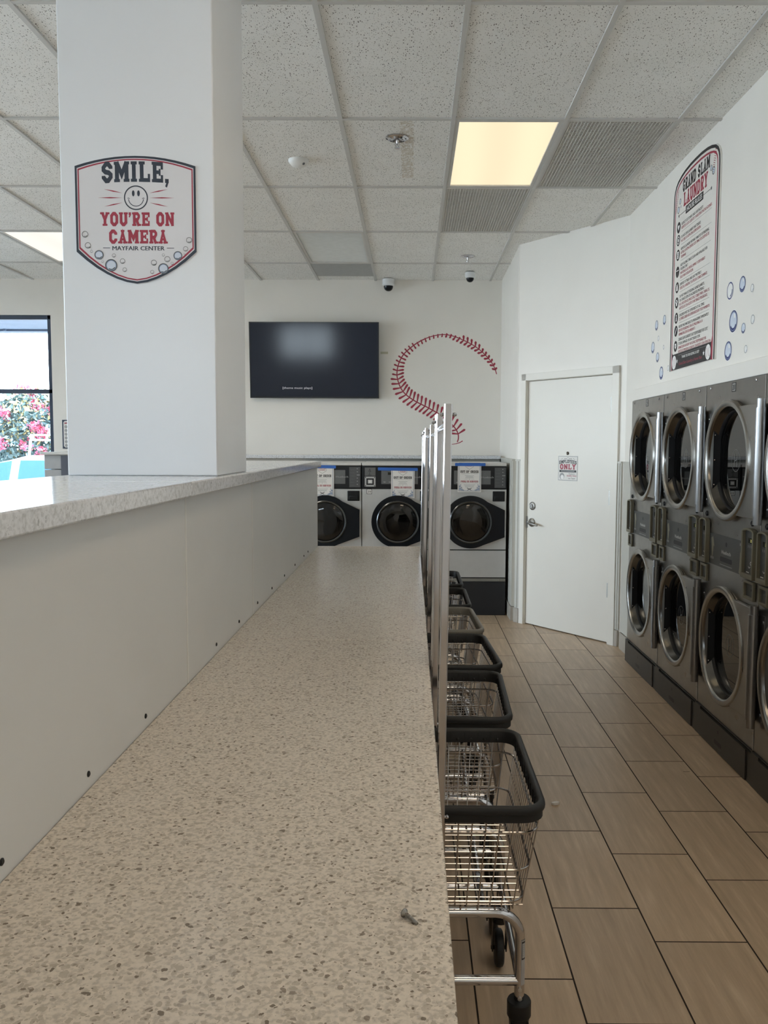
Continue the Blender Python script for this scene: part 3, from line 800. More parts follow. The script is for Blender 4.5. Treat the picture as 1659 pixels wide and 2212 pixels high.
for (y0, yi, en, es), k in zip(RULES, ICON_SHAPES):
    x = -.302
    mb.circ(x, yi, .034, z, 0, 24)
    q = z+.0004
    if k == 'heart': mb.circ(x-.008, yi+.005, .010, q, 2, 12); mb.circ(x+.008, yi+.005, .010, q+.0001, 2, 12); mb.poly([(x-.017,yi+.003),(x,yi-.018),(x+.017,yi+.003)], q+.0002, 2)
    elif k == 'ring': mb.hoop(x, yi, .024, .005, q, 2); mb.circ(x, yi, .010, q, 2, 12)
    elif k == 'doc': mb.quad(x-.014, x+.014, yi-.021, yi+.021, q, 2); [mb.quad(x-.009, x+.009, yi+d, yi+d+.003, q+.0003, 0) for d in (-.012, -.002, .008)]
    elif k == 'bar': mb.quad(x-.024, x+.024, yi+.006, yi+.011, q, 2)
    elif k == 'bin': mb.quad(x-.014, x+.014, yi-.020, yi+.010, q, 2); mb.quad(x-.017, x+.017, yi+.013, yi+.017, q, 2)
    elif k == 'paw': mb.circ(x, yi-.008, .012, q, 2, 12); [mb.circ(x+d, yi+e, .006, q, 2, 10) for d, e in ((-.016,.004),(-.006,.014),(.006,.014),(.016,.004))]
    elif k == 'figure': mb.circ(x, yi+.015, .007, q, 2, 12); mb.poly([(x-.009,yi-.02),(x+.009,yi-.02),(x+.006,yi+.006),(x-.006,yi+.006)], q, 2)
    elif k == 'wrench': mb.stroke([(x-.013,yi-.018),(x+.012,yi+.018)], .008, q, 2)
    else: mb.poly([(x,yi-.02),(x+.016,yi-.004),(x+.016,yi+.016),(x-.016,yi+.016),(x-.016,yi-.004)], q, 2); mb.circ(x, yi+.002, .005, q+.0003, 0, 10)
for cx_, y0, y1, sgn in ((-.362, .98, 1.10, 1), (.33, 1.03, 1.14, -1)):
    for i in range(11):
        y = y0+(y1-y0)*i/10; x = cx_+sgn*.035*(i/10 if sgn > 0 else 1-i/10)
        mb.stroke([(x-.014, y-.004*sgn), (x, y), (x+.012, y+.006*sgn)], .0032, z, 1)
for x, y, r in ((-.285,1.03,.017),(-.27,.995,.008),(-.315,.985,.021),(.262,1.06,.016),(.30,1.035,.022)):
    mb.hoop(x, y, r, r*.2, z, 5); mb.circ(x, y, r*.75, z, 4, 16)
mb.build('lettering', [INK_K, INK_R, INK_W, INK_G, BUB_L, INK_M], HR, smooth=0)

# bubble stickers round the rules sign
BUBS = [
 (5.909, 2.405, .035, 1, 'pale blue oval bubble sticker left of the rules sign, upper one nearest the door'),
 (5.728, 2.416, .033, 1, 'blue bubble sticker left of the rules sign, highest beside its edge'),
 (5.986, 2.265, .040, 1, 'blue bubble sticker left of the rules sign, nearest to the white door'),
 (5.857, 2.312, .018, 0, 'small clear bubble sticker in the middle of the left hand cluster'),
 (5.733, 2.239, .015, 0, 'tiny clear bubble sticker left of the rules sign, halfway down its edge'),
 (5.867, 2.186, .034, 1, 'pale blue bubble sticker left of the rules sign, second from the bottom'),
 (5.770, 2.073, .043, 2, 'largest blue bubble sticker of the cluster left of the rules sign, at the bottom'),
 (5.617, 2.092, .018, 0, 'small clear bubble sticker beside the lower left corner of the rules sign'),
 (4.560, 2.397, .045, 3, 'big hollow bubble sticker with navy outline right of the rules sign'),
 (4.392, 2.400, .040, 2, 'solid blue bubble sticker highest in the cluster right of the rules sign'),
 (4.265, 2.358, .020, 0, 'small clear bubble sticker at upper right of the right hand cluster'),
 (4.500, 2.231, .056, 2, 'largest deep blue bubble sticker right of the rules sign'),
 (4.361, 2.177, .027, 1, 'small filled blue bubble sticker between larger ones right of the rules sign'),
 (4.246, 2.204, .023, 0, 'small clear bubble sticker farthest right at middle height on the wall'),
 (4.561, 2.086, .050, 2, 'big blue bubble sticker just right of the rules sign\'s lower corner'),
 (4.321, 2.069, .020, 0, 'small clear bubble sticker lowest right, just over the dryer ledge')]
for y, zz, r, kind, lab in BUBS:
    b = MB()
    b.circ(0, 0, r*1.08, .0006, 3, 28)
    if kind == 0: b.hoop(0, 0, r, r*.18, .001, 4); b.hoop(0, 0, r*.7, r*.14, .001, 1, 8, a0=-1.3, a1=-.2)
    elif kind == 3: b.hoop(0, 0, r, r*.15, .001, 2); b.hoop(0, 0, r*.72, r*.16, .0011, 2, 10, a0=-1.5, a1=.1)
    else:
        b.circ(0, 0, r, .0009, 1, 28); b.circ(0, 0, r*.78, .0011, 0, 28)
        b.hoop(0, 0, r, r*.12, .0014, 2 if kind == 2 else 4); b.hoop(0, 0, r*.82, r*.20, .0013, 2, 14, a0=-2.6, a1=-.5)
        b.poly([(r*.12,r*.3),(r*.5,r*.25),(r*.35,r*.68),(r*.1,r*.7)], .0013, 3)
    o = b.build('bubble_sticker', [BUB_L, BUB_M, BUB_D, INK_W, INK_G], M=right_frame(y, zz), smooth=0)
    tag(o, lab, 'sticker', 'bubble stickers beside the rules sign')

# ------------------------------------------------------------------ baseball stitching decal on the far wall
SPINE = [(0.905,2.355),(0.885,2.424),(0.842,2.493),(0.779,2.562),(0.724,2.612),(0.665,2.654),(0.603,2.688),(0.537,2.718),(0.474,2.745),(0.397,2.768),(0.319,2.775),(0.242,2.763),(0.164,2.74),(0.087,2.705),(0.025,2.667),(-0.037,2.617),(-0.091,2.567),(-0.13,2.505),(-0.153,2.443),(-0.164,2.382),(-0.164,2.328),(-0.152,2.274),(-0.132,2.22),(-0.097,2.162),(-0.042,2.112),(0.028,2.066),(0.098,2.031),(0.169,1.997),(0.231,1.962),(0.294,1.927),(0.365,1.873),(0.42,1.827),(0.471,1.772),(0.499,1.718),(0.503,1.664),(0.490,1.628)]
def resample(P, step):
    out = [P[0]]; acc = 0
    for a, b in zip(P[:-1], P[1:]):
        a = Vector(a); b = Vector(b); d = (b-a).length; t = step-acc
        while t <= d:
            out.append(tuple(a+(b-a)*(t/d))); t += step
        acc = (acc+d) % step
    return out
def chaikin(P):
    for _ in range(2):
        Q = [P[0]]
        for a, b in zip(P[:-1], P[1:]):
            Q += [(a[0]*.75+b[0]*.25, a[1]*.75+b[1]*.25), (a[0]*.25+b[0]*.75, a[1]*.25+b[1]*.75)]
        P = Q+[P[-1]]
    return P
SP = chaikin(SPINE)
mb = MB()
OX, OZ = .3, 2.2
sp_ = [(x-OX, z_-OZ) for x, z_ in SP]
n_ = len(sp_)
cut = int(n_*.36)
mb.stroke(sp_[:cut+1], .0095, .0008, 0); mb.stroke(sp_[cut:], .012, .0008, 0)
mb.stroke([(x-OX, z_-OZ) for x, z_ in ((.385,1.604),(.43,1.603),(.475,1.609),(.515,1.621),(.548,1.640))], .004, .0008, 0, t1=.010)
RS = resample(sp_, .0475)
for i in range(1, len(RS)-1):
    a, b, c = Vector(RS[i-1]), Vector(RS[i]), Vector(RS[i+1]); d = (c-a).normalized(); nn = Vector((-d.y, d.x))
    t = i/len(RS)
    L = .020
    for (ta, la), (tb, lb) in zip([(0,.03),(.3,.022),(.40,.028),(.5,.040),(.58,.060),(.66,.082)], [(.3,.022),(.40,.028),(.5,.040),(.58,.060),(.66,.082),(1.01,.082)]):
        if ta <= t <= tb: L = la+(lb-la)*(t-ta)/(tb-ta)
    if t < .25: L = .026+.020*math.sin(PI*t/.3)
    lean = .9-1.25*min(1, t/.62)
    for side in (-1, 1):
        if .22 < t < .42 and side < 0: LL = .006
        else: LL = L
        if t < .12 and side < 0: LL *= .7
        if .36 < t < .6: LL *= 1.15 if side > 0 else .75
        e = (nn*side+d*lean).normalized()*LL
        q = b+e; pw = Vector((-e.y, e.x)).normalized()
        w0, w1 = .0055, (min(.0125, .007+LL*.07) if t > .3 else .0125)
        p = [b-pw*w0, b+pw*w0, q+pw*w1, q+e.normalized()*w1*1.1, q-pw*w1]
        if (p[1]-p[0]).cross(p[2]-p[1]) < 0: p = p[::-1]
        mb.poly([tuple(v) for v in p], .0009+.00001*(i % 3), 0)
o = mb.build('stitch_decal', INK_R, M=far_frame(OX, OZ), smooth=0)
tag(o, 'dark red curling baseball stitch decal on the far white wall', 'decal')

# ------------------------------------------------------------------ television
TV = thing('television', 'black flat television hung on the far wall, dim screen with caption', 'television',
           far_frame(-1.0405, 2.088, FAR_Y-.075) @ Matrix.Rotation(R_(3.7), 4, 'X'))
hw, hh = .6865, .797
mb = MB(); mb.ringprism([(-hw,0),(hw,0),(hw,hh),(-hw,hh)], [(-hw+.012,.018),(hw-.012,.018),(hw-.012,hh-.012),(-hw+.012,hh-.012)], -.03, .008)
mb.box(-hw+.01, hw-.01, .01, hh-.01, -.035, -.004)
mb.build('bezel', TVB, TV, bevel=.0015)
mb = MB(); mb.quad(-hw+.012, hw-.012, .018, hh-.012, .003); mb.build('screen', SCREEN, TV, smooth=0)
mb = MB(); mb.text('[theme music plays]', -.3395, .098, .022, .0036, 0, width=.315); mb.build('caption_text', CAPTION, TV, smooth=0)
mb = MB(); mb.box(-.2, .2, .25, .55, -.062, -.036); mb.build('wall_mount', BLACK, TV)
o = MB(); o.box(-.04, .04, -.012, .012, .0004, .001)
tag(o.build('tape_strip', MTAPE, M=far_frame(-.300, 2.577), smooth=0), 'short strip of yellowish masking tape on far wall beside the television', 'tape')

# small framed chart by the window
FC = thing('framed_chart', 'narrow dark framed chart of round symbols, between window and pillar', 'chart', far_frame(-3.70, 1.54))
mb = MB(); mb.box(-.077, .077, 0, .31, .0005, .012); mb.build('frame', WINF, FC, bevel=.002)
mb = MB(); mb.prism([(-.062+.015,.012),(.06,.012),(.06,.298),(-.062+.015,.298),(-.062,.283),(-.062,.027)], .0122, .0132); mb.build('sheet', PAPER, FC, smooth=0)
mb = MB()
for i in range(6):
    mb.hoop(-.035, .035+i*.04, .014, .004, .0136, 0); mb.circ(-.035, .035+i*.04, .005, .0136, 0, 10)
mb.stroke([(-.05,.272),(.05,.285)], .012, .0136, 1)
mb.build('symbol_print', [INK_D, INK_R], FC, smooth=0)

# grey cabinet left of the pillar
CB = thing('cabinet', 'grey box cabinet with pale overhanging top beside the window', 'cabinet', Matrix.Translation((-3.29, 8.0, 0)))
mb = MB(); mb.box(-.095, .18, -.12, .5, 0, 1.352); mb.box(-.095, .18, -.12, .5, 1.358, 1.488); mb.build('body', CABG, CB, bevel=.004)
mb = MB(); mb.box(-.12, .19, -.15, .52, 1.489, 1.515); mb.build('lid', mat('cabinet_lid', (.62,.62,.61), .4), CB, bevel=.004)
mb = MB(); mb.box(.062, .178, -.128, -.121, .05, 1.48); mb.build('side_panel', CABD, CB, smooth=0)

# ------------------------------------------------------------------ ceiling fixtures
def troffer(i, j, m, label, lit=True):
    T = thing('ceiling_light', label, 'ceiling light', Matrix.Translation((gx(i)+GW/2, gy(j)+GL/2, CEIL)), 'lay-in ceiling lights')
    a, b = GW/2-.013, GL/2-.013
    k = MB(); k.ringprism([(-a,-b),(a,-b),(a,b),(-a,b)], [(-a+.022,-b+.022),(a-.022,-b+.022),(a-.022,b-.022),(-a+.022,b-.022)], .0005, .03)
    k.box(-a, a, -b, b, .08, .09); k.build('frame', GRID, T, smooth=0)
    k = MB(); k.box(-a+.0225, a-.0225, -b+.0225, b-.0225, .010, .013); k.build('diffuser', m, T, smooth=0)
troffer(0, 0, LAMP_ON, 'lit warm ceiling light panel glowing beside the large grid vent')
troffer(-2, 2, LAMP_OFF, 'unlit ceiling light panel above the television')
troffer(-6, 2, LAMP_L, 'pale lit ceiling light panel left of the pillar')
troffer(-4, 1, LAMP_ADDED, 'added lit ceiling panel hidden behind the square pillar')  # added lamp, hidden by the pillar, brightens the far wall
troffer(0, -3, LAMP_B, 'lit ceiling light panel overhead, above the folding counter')
troffer(0, -6, LAMP_B, 'lit ceiling light panel behind the camera')
def eggcrate(i, j, label, n1=30, n2=60):
    T = thing('ceiling_vent', label, 'vent', Matrix.Translation((gx(i)+GW/2, gy(j)+GL/2, CEIL)), 'grid vents in the ceiling')
    a, b = GW/2-.013, GL/2-.013
    k = MB(); k.ringprism([(-a,-b),(a,-b),(a,b),(-a,b)], [(-a+.012,-b+.012),(a-.012,-b+.012),(a-.012,b-.012),(-a+.012,b-.012)], .0005, .012); k.build('frame', GRID, T, smooth=0)
    k = MB(); t = .0022
    for q in range(1, n1): x = -a+2*a*q/n1; k.box(x-t, x+t, -b+.012, b-.012, .002, .013)
    for q in range(1, n2): y = -b+2*b*q/n2; k.box(-a+.012, a-.012, y-t, y+t, .0022, .0128)
    k.build('grille', CRATE, T, smooth=0)
    k = MB(); k.box(-a, a, -b, b, .05, .055); k.build('backing', CRATE_B, T, smooth=0)
eggcrate(1, 0, 'large square grid return vent in the ceiling right of the lit panel')
eggcrate(0, 1, 'square grid vent in the ceiling just beyond the lit panel')
for i, lab in ((-2, 'flat grey return vent panel at the far wall beyond the unlit light'), (-6, 'flat grey return vent panel left of the pillar beyond the pale light')):
    k = MB(); k.box(-GW/2+.013, GW/2-.013, -.292, .292, 0, .006)
    tag(k.build('ceiling_vent', RETURN, M=Matrix.Translation((gx(i)+GW/2, gy(3)+.3048, CEIL+.001)), smooth=0), lab, 'vent', 'flat return vents in the ceiling')
S1 = thing('smoke_detector', 'round white smoke detector on the ceiling near the pillar', 'smoke detector', Matrix.Translation((-.71, 5.45, CEIL+.008)) @ Matrix.Rotation(PI, 4, 'X'))
mb = MB(); mb.lathe([(.062,0.0003),(.062,.010),(.056,.022),(.040,.038),(.020,.043),(0,.043)], 32); mb.build('housing', mat('detector_white', (.80,.80,.78), .35), S1)
mb = MB(); mb.M = Matrix.Translation((.034, .028, .030)); mb.ball((0,0,0), .009, 10); mb.build('sensor', INK_M, S1)
def sprinkler(x, y, lab):
    T = thing('fire_sprinkler', lab, 'sprinkler', Matrix.Translation((x, y, CEIL+.008)) @ Matrix.Rotation(PI, 4, 'X'), 'ceiling fire sprinklers')
    k = MB(); k.lathe([(.066,.0003),(.066,.006),(.054,.011),(.044,.008),(.036,.014),(.028,.012),(.016,.006),(0,.006)], 32); k.build('escutcheon', CHROME, T)
    k = MB(); k.lathe([(.009,.005),(.009,.025),(.006,.03),(.006,.045)], 12)
    for e in (-1, 1): k.tube([(e*.008,0,.026),(e*.013,0,.04),(e*.004,0,.056)], .0022, 6)
    k.lathe([(.016,.057),(.016,.059),(0,.060)], 16); k.build('head', CHROME, T)
sprinkler(-.092, 5.06, 'chrome fire sprinkler beside the brown water mark on the ceiling')
sprinkler(.511, 8.12, 'chrome fire sprinkler at the far end near the corner dome camera')
def dome(x, y, s, lab):
    T = thing('dome_camera', lab, 'security camera', Matrix.Translation((x, y, CEIL)) @ Matrix.Rotation(PI, 4, 'X'), 'dome security cameras')
    z0 = .0025
    k = MB(); k.lathe([(.062*s,z0),(.065*s,.01*s),(.065*s,.06*s),(.056*s,.072*s),(.048*s,.074*s)], 28); k.build('housing', mat('camera_white', (.80,.81,.82), .35), T)
    k = MB(); k.lathe([(.050*s,.0735*s),(.048*s,.092*s),(.038*s,.112*s),(.020*s,.124*s),(0,.127*s)], 28); k.build('dome', BLACKG, T)
dome(-.255, 9.19, 1.0, 'white dome security camera on the far wall above the television')
dome(.581, 8.83, .78, 'small dome security camera on the ceiling in the alcove corner')

# ------------------------------------------------------------------ washers
YF = 7.948
def washer(xc, number, group, label):
    T = thing('washing_machine', label, 'washing machine', frame((xc, YF, 0), (1,0,0), (0,-1,0)), group)
    a = .333
    n = 56
    r, cy = .245, .88
    def outer(th):
        deg = math.degrees(th) % 360
        if deg > 180: deg -= 360
        P1 = (r*math.cos(R_(50)), r*math.sin(R_(50))); P2 = (r*math.cos(R_(-62)), r*math.sin(R_(-62)))
        chain = [P1, (.318,.112), (.318,-.140), P2]
        if -62 < deg < 50:
            dx, dy = math.cos(th), math.sin(th)
            for (x0,y0),(x1,y1) in zip(chain[:-1], chain[1:]):
                den = dx*(y1-y0)-dy*(x1-x0)
                if abs(den) < 1e-9: continue
                u = (dy*x0-dx*y0)/den
                if -1e-6 <= u <= 1+1e-6:
                    t = (x0+u*(x1-x0))*dx+(y0+u*(y1-y0))*dy
                    if t > 0: return (t*dx, cy+t*dy)
        return (r*math.cos(th), cy+r*math.sin(th))
    ths = sorted([2*PI*i/n for i in range(n)]+[math.atan2(.112,.318), 2*PI+math.atan2(-.140,.318), R_(50), R_(298)])
    # silver front with a round opening behind the door
    k = MB()
    corners = [(a,1.182),(-a,1.182),(-a,.622),(a,.622)]
    th2 = sorted([t for t in ths]+[math.atan2(y-cy, x) % (2*PI) for x, y in corners])
    def rect(th):
        dx, dy = math.cos(th), math.sin(th); t = 9
        if abs(dx) > 1e-9: t = min(t, (a if dx > 0 else -a)/dx)
        if abs(dy) > 1e-9: t = min(t, ((1.182-cy) if dy > 0 else (.622-cy))/dy)
        return (t*dx, cy+t*dy)
    k.ringprism([rect(t) for t in th2], [(.205*math.cos(t), cy+.205*math.sin(t)) for t in th2], -.02, .0)
    k.box(-a, a, .36, .612, -.02, 0)
    k.build('front_panel', STEEL_W, T, smooth=0)
    k = MB(); k.box(-a+.004, a-.004, .335, 1.39, -.70, -.22); k.box(-a+.002, a-.002, .33, .88-.23, -.22, -.021); k.box(-a+.002, a-.002, .88+.23, 1.39, -.22, -.021)
    k.box(-a+.002, -.24, .65, 1.12, -.22, -.021); k.box(.24, a-.002, .65, 1.12, -.22, -.021); k.build('cabinet', BLACK, T, smooth=0)
    k = MB(); k.box(-a, a, 1.399, 1.428, -.72, .004); k.build('lid', LIDMETAL, T, bevel=.004)
    k = MB(); k.box(-a, a, .322, .350, -.02, .003); k.ball((a-.06,.336,.002), .012, 10, sz=.4); k.build('toe_strip', mat('toe_strip', (.20,.19,.165), .45), T, smooth=0)
    k = MB(); k.box(-a-.002, a+.002, 0, .320, -.68, -.004); k.build('base', mat('washer_base', (.012,.014,.018), .4), T, bevel=.003)
    k = MB(); k.box(-a, a, 1.187, 1.398, -.02, .006); k.build('control_panel', BLACK, T, bevel=.003)
    k = MB(); k.quad(-.155, .185, 1.230, 1.358, .0068, 0); k.quad(-.095, -.02, 1.315, 1.34, .0072, 1)
    k.text('Huebsch', .155, 1.288, .017, .0072, 2, width=.115, align='C', bold=.02)
    for q in range(4): k.quad(-.135+q*.05, -.115+q*.05, 1.245, 1.252, .0072, 2)
    k.build('display', [PANEL_L, LED, INK_G], T, smooth=0)
    k = MB(); k.quad(.222, .324, 1.198, 1.386, .0068, 0)
    for q in range(6):
        k.quad(.232, .27, 1.215+q*.029, 1.218+q*.029, .0072, 1); k.quad(.292, .292+(.01 if q != 3 else .028), 1.222+q*.029, 1.229+q*.029, .0072, 2)
    k.build('instruction_plate', [mat('plate_grey', (.085,.087,.09), .5), PANEL_L, INK_G], T, smooth=0)
    k = MB(); k.quad(-.308, -.208, 1.305, 1.382, .0068, 0); k.stroke([(-.262,1.312),(-.262,1.34)], .004, .0073, 1); k.stroke([(-.272,1.345),(-.262,1.37),(-.252,1.345),(-.27,1.35)], .004, .0073, 1); k.quad(-.28, -.245, 1.31, 1.314, .0073, 1)
    k.build('coin_plate', [mat('coin_plate', (.16,.16,.16), .35, metal=.5), INK_K], T, smooth=0)
    k = MB(); k.box(-.308, -.208, 1.205, 1.298, .006, .011, 0); k.ringprism([(-.292,1.222),(-.224,1.222),(-.224,1.282),(-.292,1.282)], [(-.280,1.234),(-.236,1.234),(-.236,1.27),(-.280,1.27)], .011, .018, 1); k.box(-.272, -.244, 1.24, 1.264, .011, .014, 2)
    for ex, ey in ((-.3,1.212),(-.216,1.212),(-.3,1.291),(-.216,1.291)): k.circ(ex, ey, .005, .0114, 1, 10)
    k.build('coin_slot', [mat('coin_steel', (.6,.6,.6), .3, metal=.9), BLACK, INK_W], T, smooth=0)
    k = MB(); k.quad(-.29, -.242, 1.136, 1.184, .0008, 1); k.quad(-.286, -.246, 1.140, 1.180, .0010, 0); k.text(number, -.266, 1.149, .021, .0013, 1, width=.03, align='C', bold=.02)
    k.build('number_sticker', [INK_W, INK_K], T, smooth=0)
    k = MB(); k.box(.205, .318, 1.072, 1.166, .0005, .010, 0); k.box(.222, .302, 1.082, 1.118, .010, .02, 0)
    k.build('soap_drawer', BLACK, T, bevel=.004)
    # door: black shield around the round glass, glass bowl, trim rings
    k = MB()
    O = [outer(t) for t in ths]; I = [(.198*math.cos(t), cy+.198*math.sin(t)) for t in ths]
    k.ringprism(O, I, .001, .034)
    d = k.build('door', BLACKG, T, bevel=.006)
    k = MB(); k.M = Matrix.Translation((0, cy, 0)); k.lathe([(.197,.02),(.197,.044),(.190,.049),(.181,.046),(.179,.03)], 48); k.build('door_ring', mat('dark_chrome', (.10,.105,.11), .22, metal=.9), d)
    k = MB(); k.M = Matrix.Translation((0, cy, 0)); k.lathe([(.1785,.034),(.165,.040),(.10,.043),(.0,.044)], 48); k.build('door_glass', WGLASS, d)
    k = MB(); k.M = Matrix.Translation((0, cy, 0)); k.lathe([(.175,.020),(.19,-.02),(.192,-.21),(.0,-.21)], 40); 
    dr = k.build('drum', DRUMW, T)
    k = MB(); k.M = Matrix.Translation((0, cy, -.208)); k.lathe([(.026,0),(.026,.035),(.015,.042),(0,.042)], 20)
    for q in range(3):
        a_ = PI/2+q*2*PI/3; k.tube([(0,0,.008),(.09*math.cos(a_),.09*math.sin(a_),.008),(.175*math.cos(a_+.2),.175*math.sin(a_+.2),.01)], .014, 8)
    k.build('drum_hub', mat('hub_steel', (.62,.62,.60), .3, metal=.8), dr)
    return T
WG = 'front load washers along the far wall'
washer(.546, '21', WG, 'front load washer at the end beside the alcove wall, notice taped on')
washer(-.128, '20', WG, 'front load washer numbered 20, partly behind the chrome cart posts')
washer(-.802, '19', WG, 'front load washer half hidden by the white partition')

def notice(xc, ztop, label, tilt=0.0):
    w, h = .1085, .279
    T = thing('notice_sheet', label, 'notice', frame((xc, YF-.0115, ztop-h), (1,0,0), (0,-1,0)) @ Matrix.Rotation(tilt, 4, 'Z'), 'out of order notices on the washers')
    k = MB(); k.box(-w, w, 0, h, 0, .0006); k.build('paper', PAPER, T, smooth=0)
    k = MB(); z = .001
    for a, m in ((.008, 0), (.012, 3)): k.ring([(-w+a,a),(w-a,a),(w-a,h-a),(-w+a,h-a)], [(-w+a+.002,a+.002),(w-a-.002,a+.002),(w-a-.002,h-a-.002),(-w+a+.002,h-a-.002)], z, m)
    sh = [(-.038,.262),(.038,.262),(.038,.235),(0,.21),(-.038,.235)]
    k.stroke(sh, .003, z, 2, True); k.text('GRAND SLAM', 0, .250, .009, z, 1, width=.062, align='C', bold=.02); k.text('LAUNDRY', 0, .237, .010, z, 1, width=.058, align='C', bold=.03)
    block(k, 'OUT OF ORDER', 0, .178, .022, z, .168, 0)
    k.quad(-.08, .08, .168, .170, z, 2)
    for q, l in enumerate((.085, .065, .08)): k.quad(-l/2, l/2, .150-q*.010, .153-q*.010, z, 2)
    k.hoop(0, .119, .006, .0015, z, 2, 12); k.quad(-.045, -.015, .118, .1195, z, 2); k.quad(.015, .045, .118, .1195, z, 2)
    block(k, 'FUERA DE SERVICIO', 0, .090, .016, z, .160, 1)
    k.quad(-.085, .085, .082, .0835, z, 2)
    for q, l in enumerate((.105, .085, .08)): k.quad(-l/2, l/2, .066-q*.010, .069-q*.010, z, 2)
    k.stroke([(-.022,.038),(.018,.018)], .005, z, 0); k.stroke([(.022,.038),(-.018,.018)], .005, z, 0)
    random.seed(3)
    for e in (-1, 1):
        for x, y, r in ((.085,.028,.012),(.068,.022,.009),(.088,.052,.009),(.073,.042,.006),(.055,.018,.006),(.08,.066,.005)):
            k.circ(e*x, y, r*.8, z+.0002, 3, 14); k.hoop(e*x, y, r, r*.22, z+.0003, 2, 16)
    k.build('lettering', [INK_K, INK_R, INK_G, BUB_M], T, smooth=0)
notice(.534, 1.438, 'white out of order notice on the washer beside the alcove wall')
notice(-.083, 1.380, 'white out of order notice on the middle washer numbered 20')
notice(-.830, 1.394, 'white out of order notice cut off by the white partition edge')
def bluetape(x0, x1, z0, z1, lab, tilt=0):
    k = MB(); w = x1-x0; h = z1-z0; random.seed(int(x0*100))
    pts = [(-w/2,-h/2),(w/2,-h/2),(w/2+.003,0),(w/2,h/2),(-w/2,h/2),(-w/2-.003,.003)]
    k.prism(pts, 0, .0006)
    o = k.build('tape_strip', BTAPE, M=frame(((x0+x1)/2, YF-.0135, (z0+z1)/2), (1,0,0), (0,-1,0)) @ Matrix.Rotation(tilt, 4, 'Z'), smooth=0)
    tag(o, lab, 'tape', 'blue tape strips over the notices')
bluetape(.402, .680, 1.400, 1.428, 'blue tape strip over the notice on the washer by the alcove wall')
bluetape(-.312, .053, 1.354, 1.382, 'long blue tape strip over the notice on the middle washer', -.01)
bluetape(-.925, -.705, 1.374, 1.402, 'blue tape strip over the notice next to the white partition', -.02)

# employees sign on the door
ES = thing('door_notice', 'small white employees only sign on the white door', 'sign', ang_frame(.481, 1.296, -.0135))
mb = MB(); mb.box(-.110, .110, 0, .209, 0, .001); mb.build('paper', PAPER, ES, smooth=0)
mb = MB(); z = .0014
mb.ring([(-.108,.002),(.108,.002),(.108,.207),(-.108,.207)], [(-.104,.006),(.104,.006),(.104,.203),(-.104,.203)], z, 3)
block(mb, 'EMPLOYEES', 0, .138, .028, z, .196, 0, arch=.010)
block(mb, 'ONLY', 0, .096, .044, z, .175, 1)
mb.quad(-.095, .095, .072, .090, z, 0); mb.quad(-.075, .075, .080, .083, z+.0003, 2)
for x in (-.035, -.02, .02, .035): star_p = mb.circ(x, .185, .004, z, 0, 8)
for e in (-1, 1): mb.stroke([(e*.08,.178),(e*.055,.190)], .003, z, 3)
mb.hoop(0, .185, .009, .002, z, 3, 12, sy=1.5)
mb.text('Thanks for', .045, .054, .011, z, 0, width=.07, align='C'); mb.text('RESPECTING', .045, .036, .014, z, 1, width=.105, align='C', bold=.02); mb.text('our Team!', .045, .016, .012, z, 0, width=.075, align='C', bold=.01)
# plain round mark where the sign carries a drawing
mb.circ(-.065, .038, .028, z, 3, 24); mb.circ(-.062, .030, .019, z+.0003, 2, 20)
mb.build('lettering', [INK_K, INK_R, INK_W, INK_G], ES, smooth=0)

# ------------------------------------------------------------------ stacked dryers
def rect_hole(k, x0, x1, y0, y1, cx, cy, r, z0, z1, n=56, m=0):
    cs = [(x1-cx,y1-cy),(x0-cx,y1-cy),(x0-cx,y0-cy),(x1-cx,y0-cy)]
    th = sorted([2*PI*i/n for i in range(n)]+[math.atan2(y,x) % (2*PI) for x,y in cs])
    O = []
    for t in th:
        dx, dy = math.cos(t), math.sin(t); q = 99
        if abs(dx) > 1e-9: q = min(q, ((x1 if dx > 0 else x0)-cx)/dx)
        if abs(dy) > 1e-9: q = min(q, ((y1 if dy > 0 else y0)-cy)/dy)
        O.append((cx+q*dx, cy+q*dy))
    k.ringprism(O, [(cx+r*math.cos(t), cy+r*math.sin(t)) for t in th], z0, z1, m)

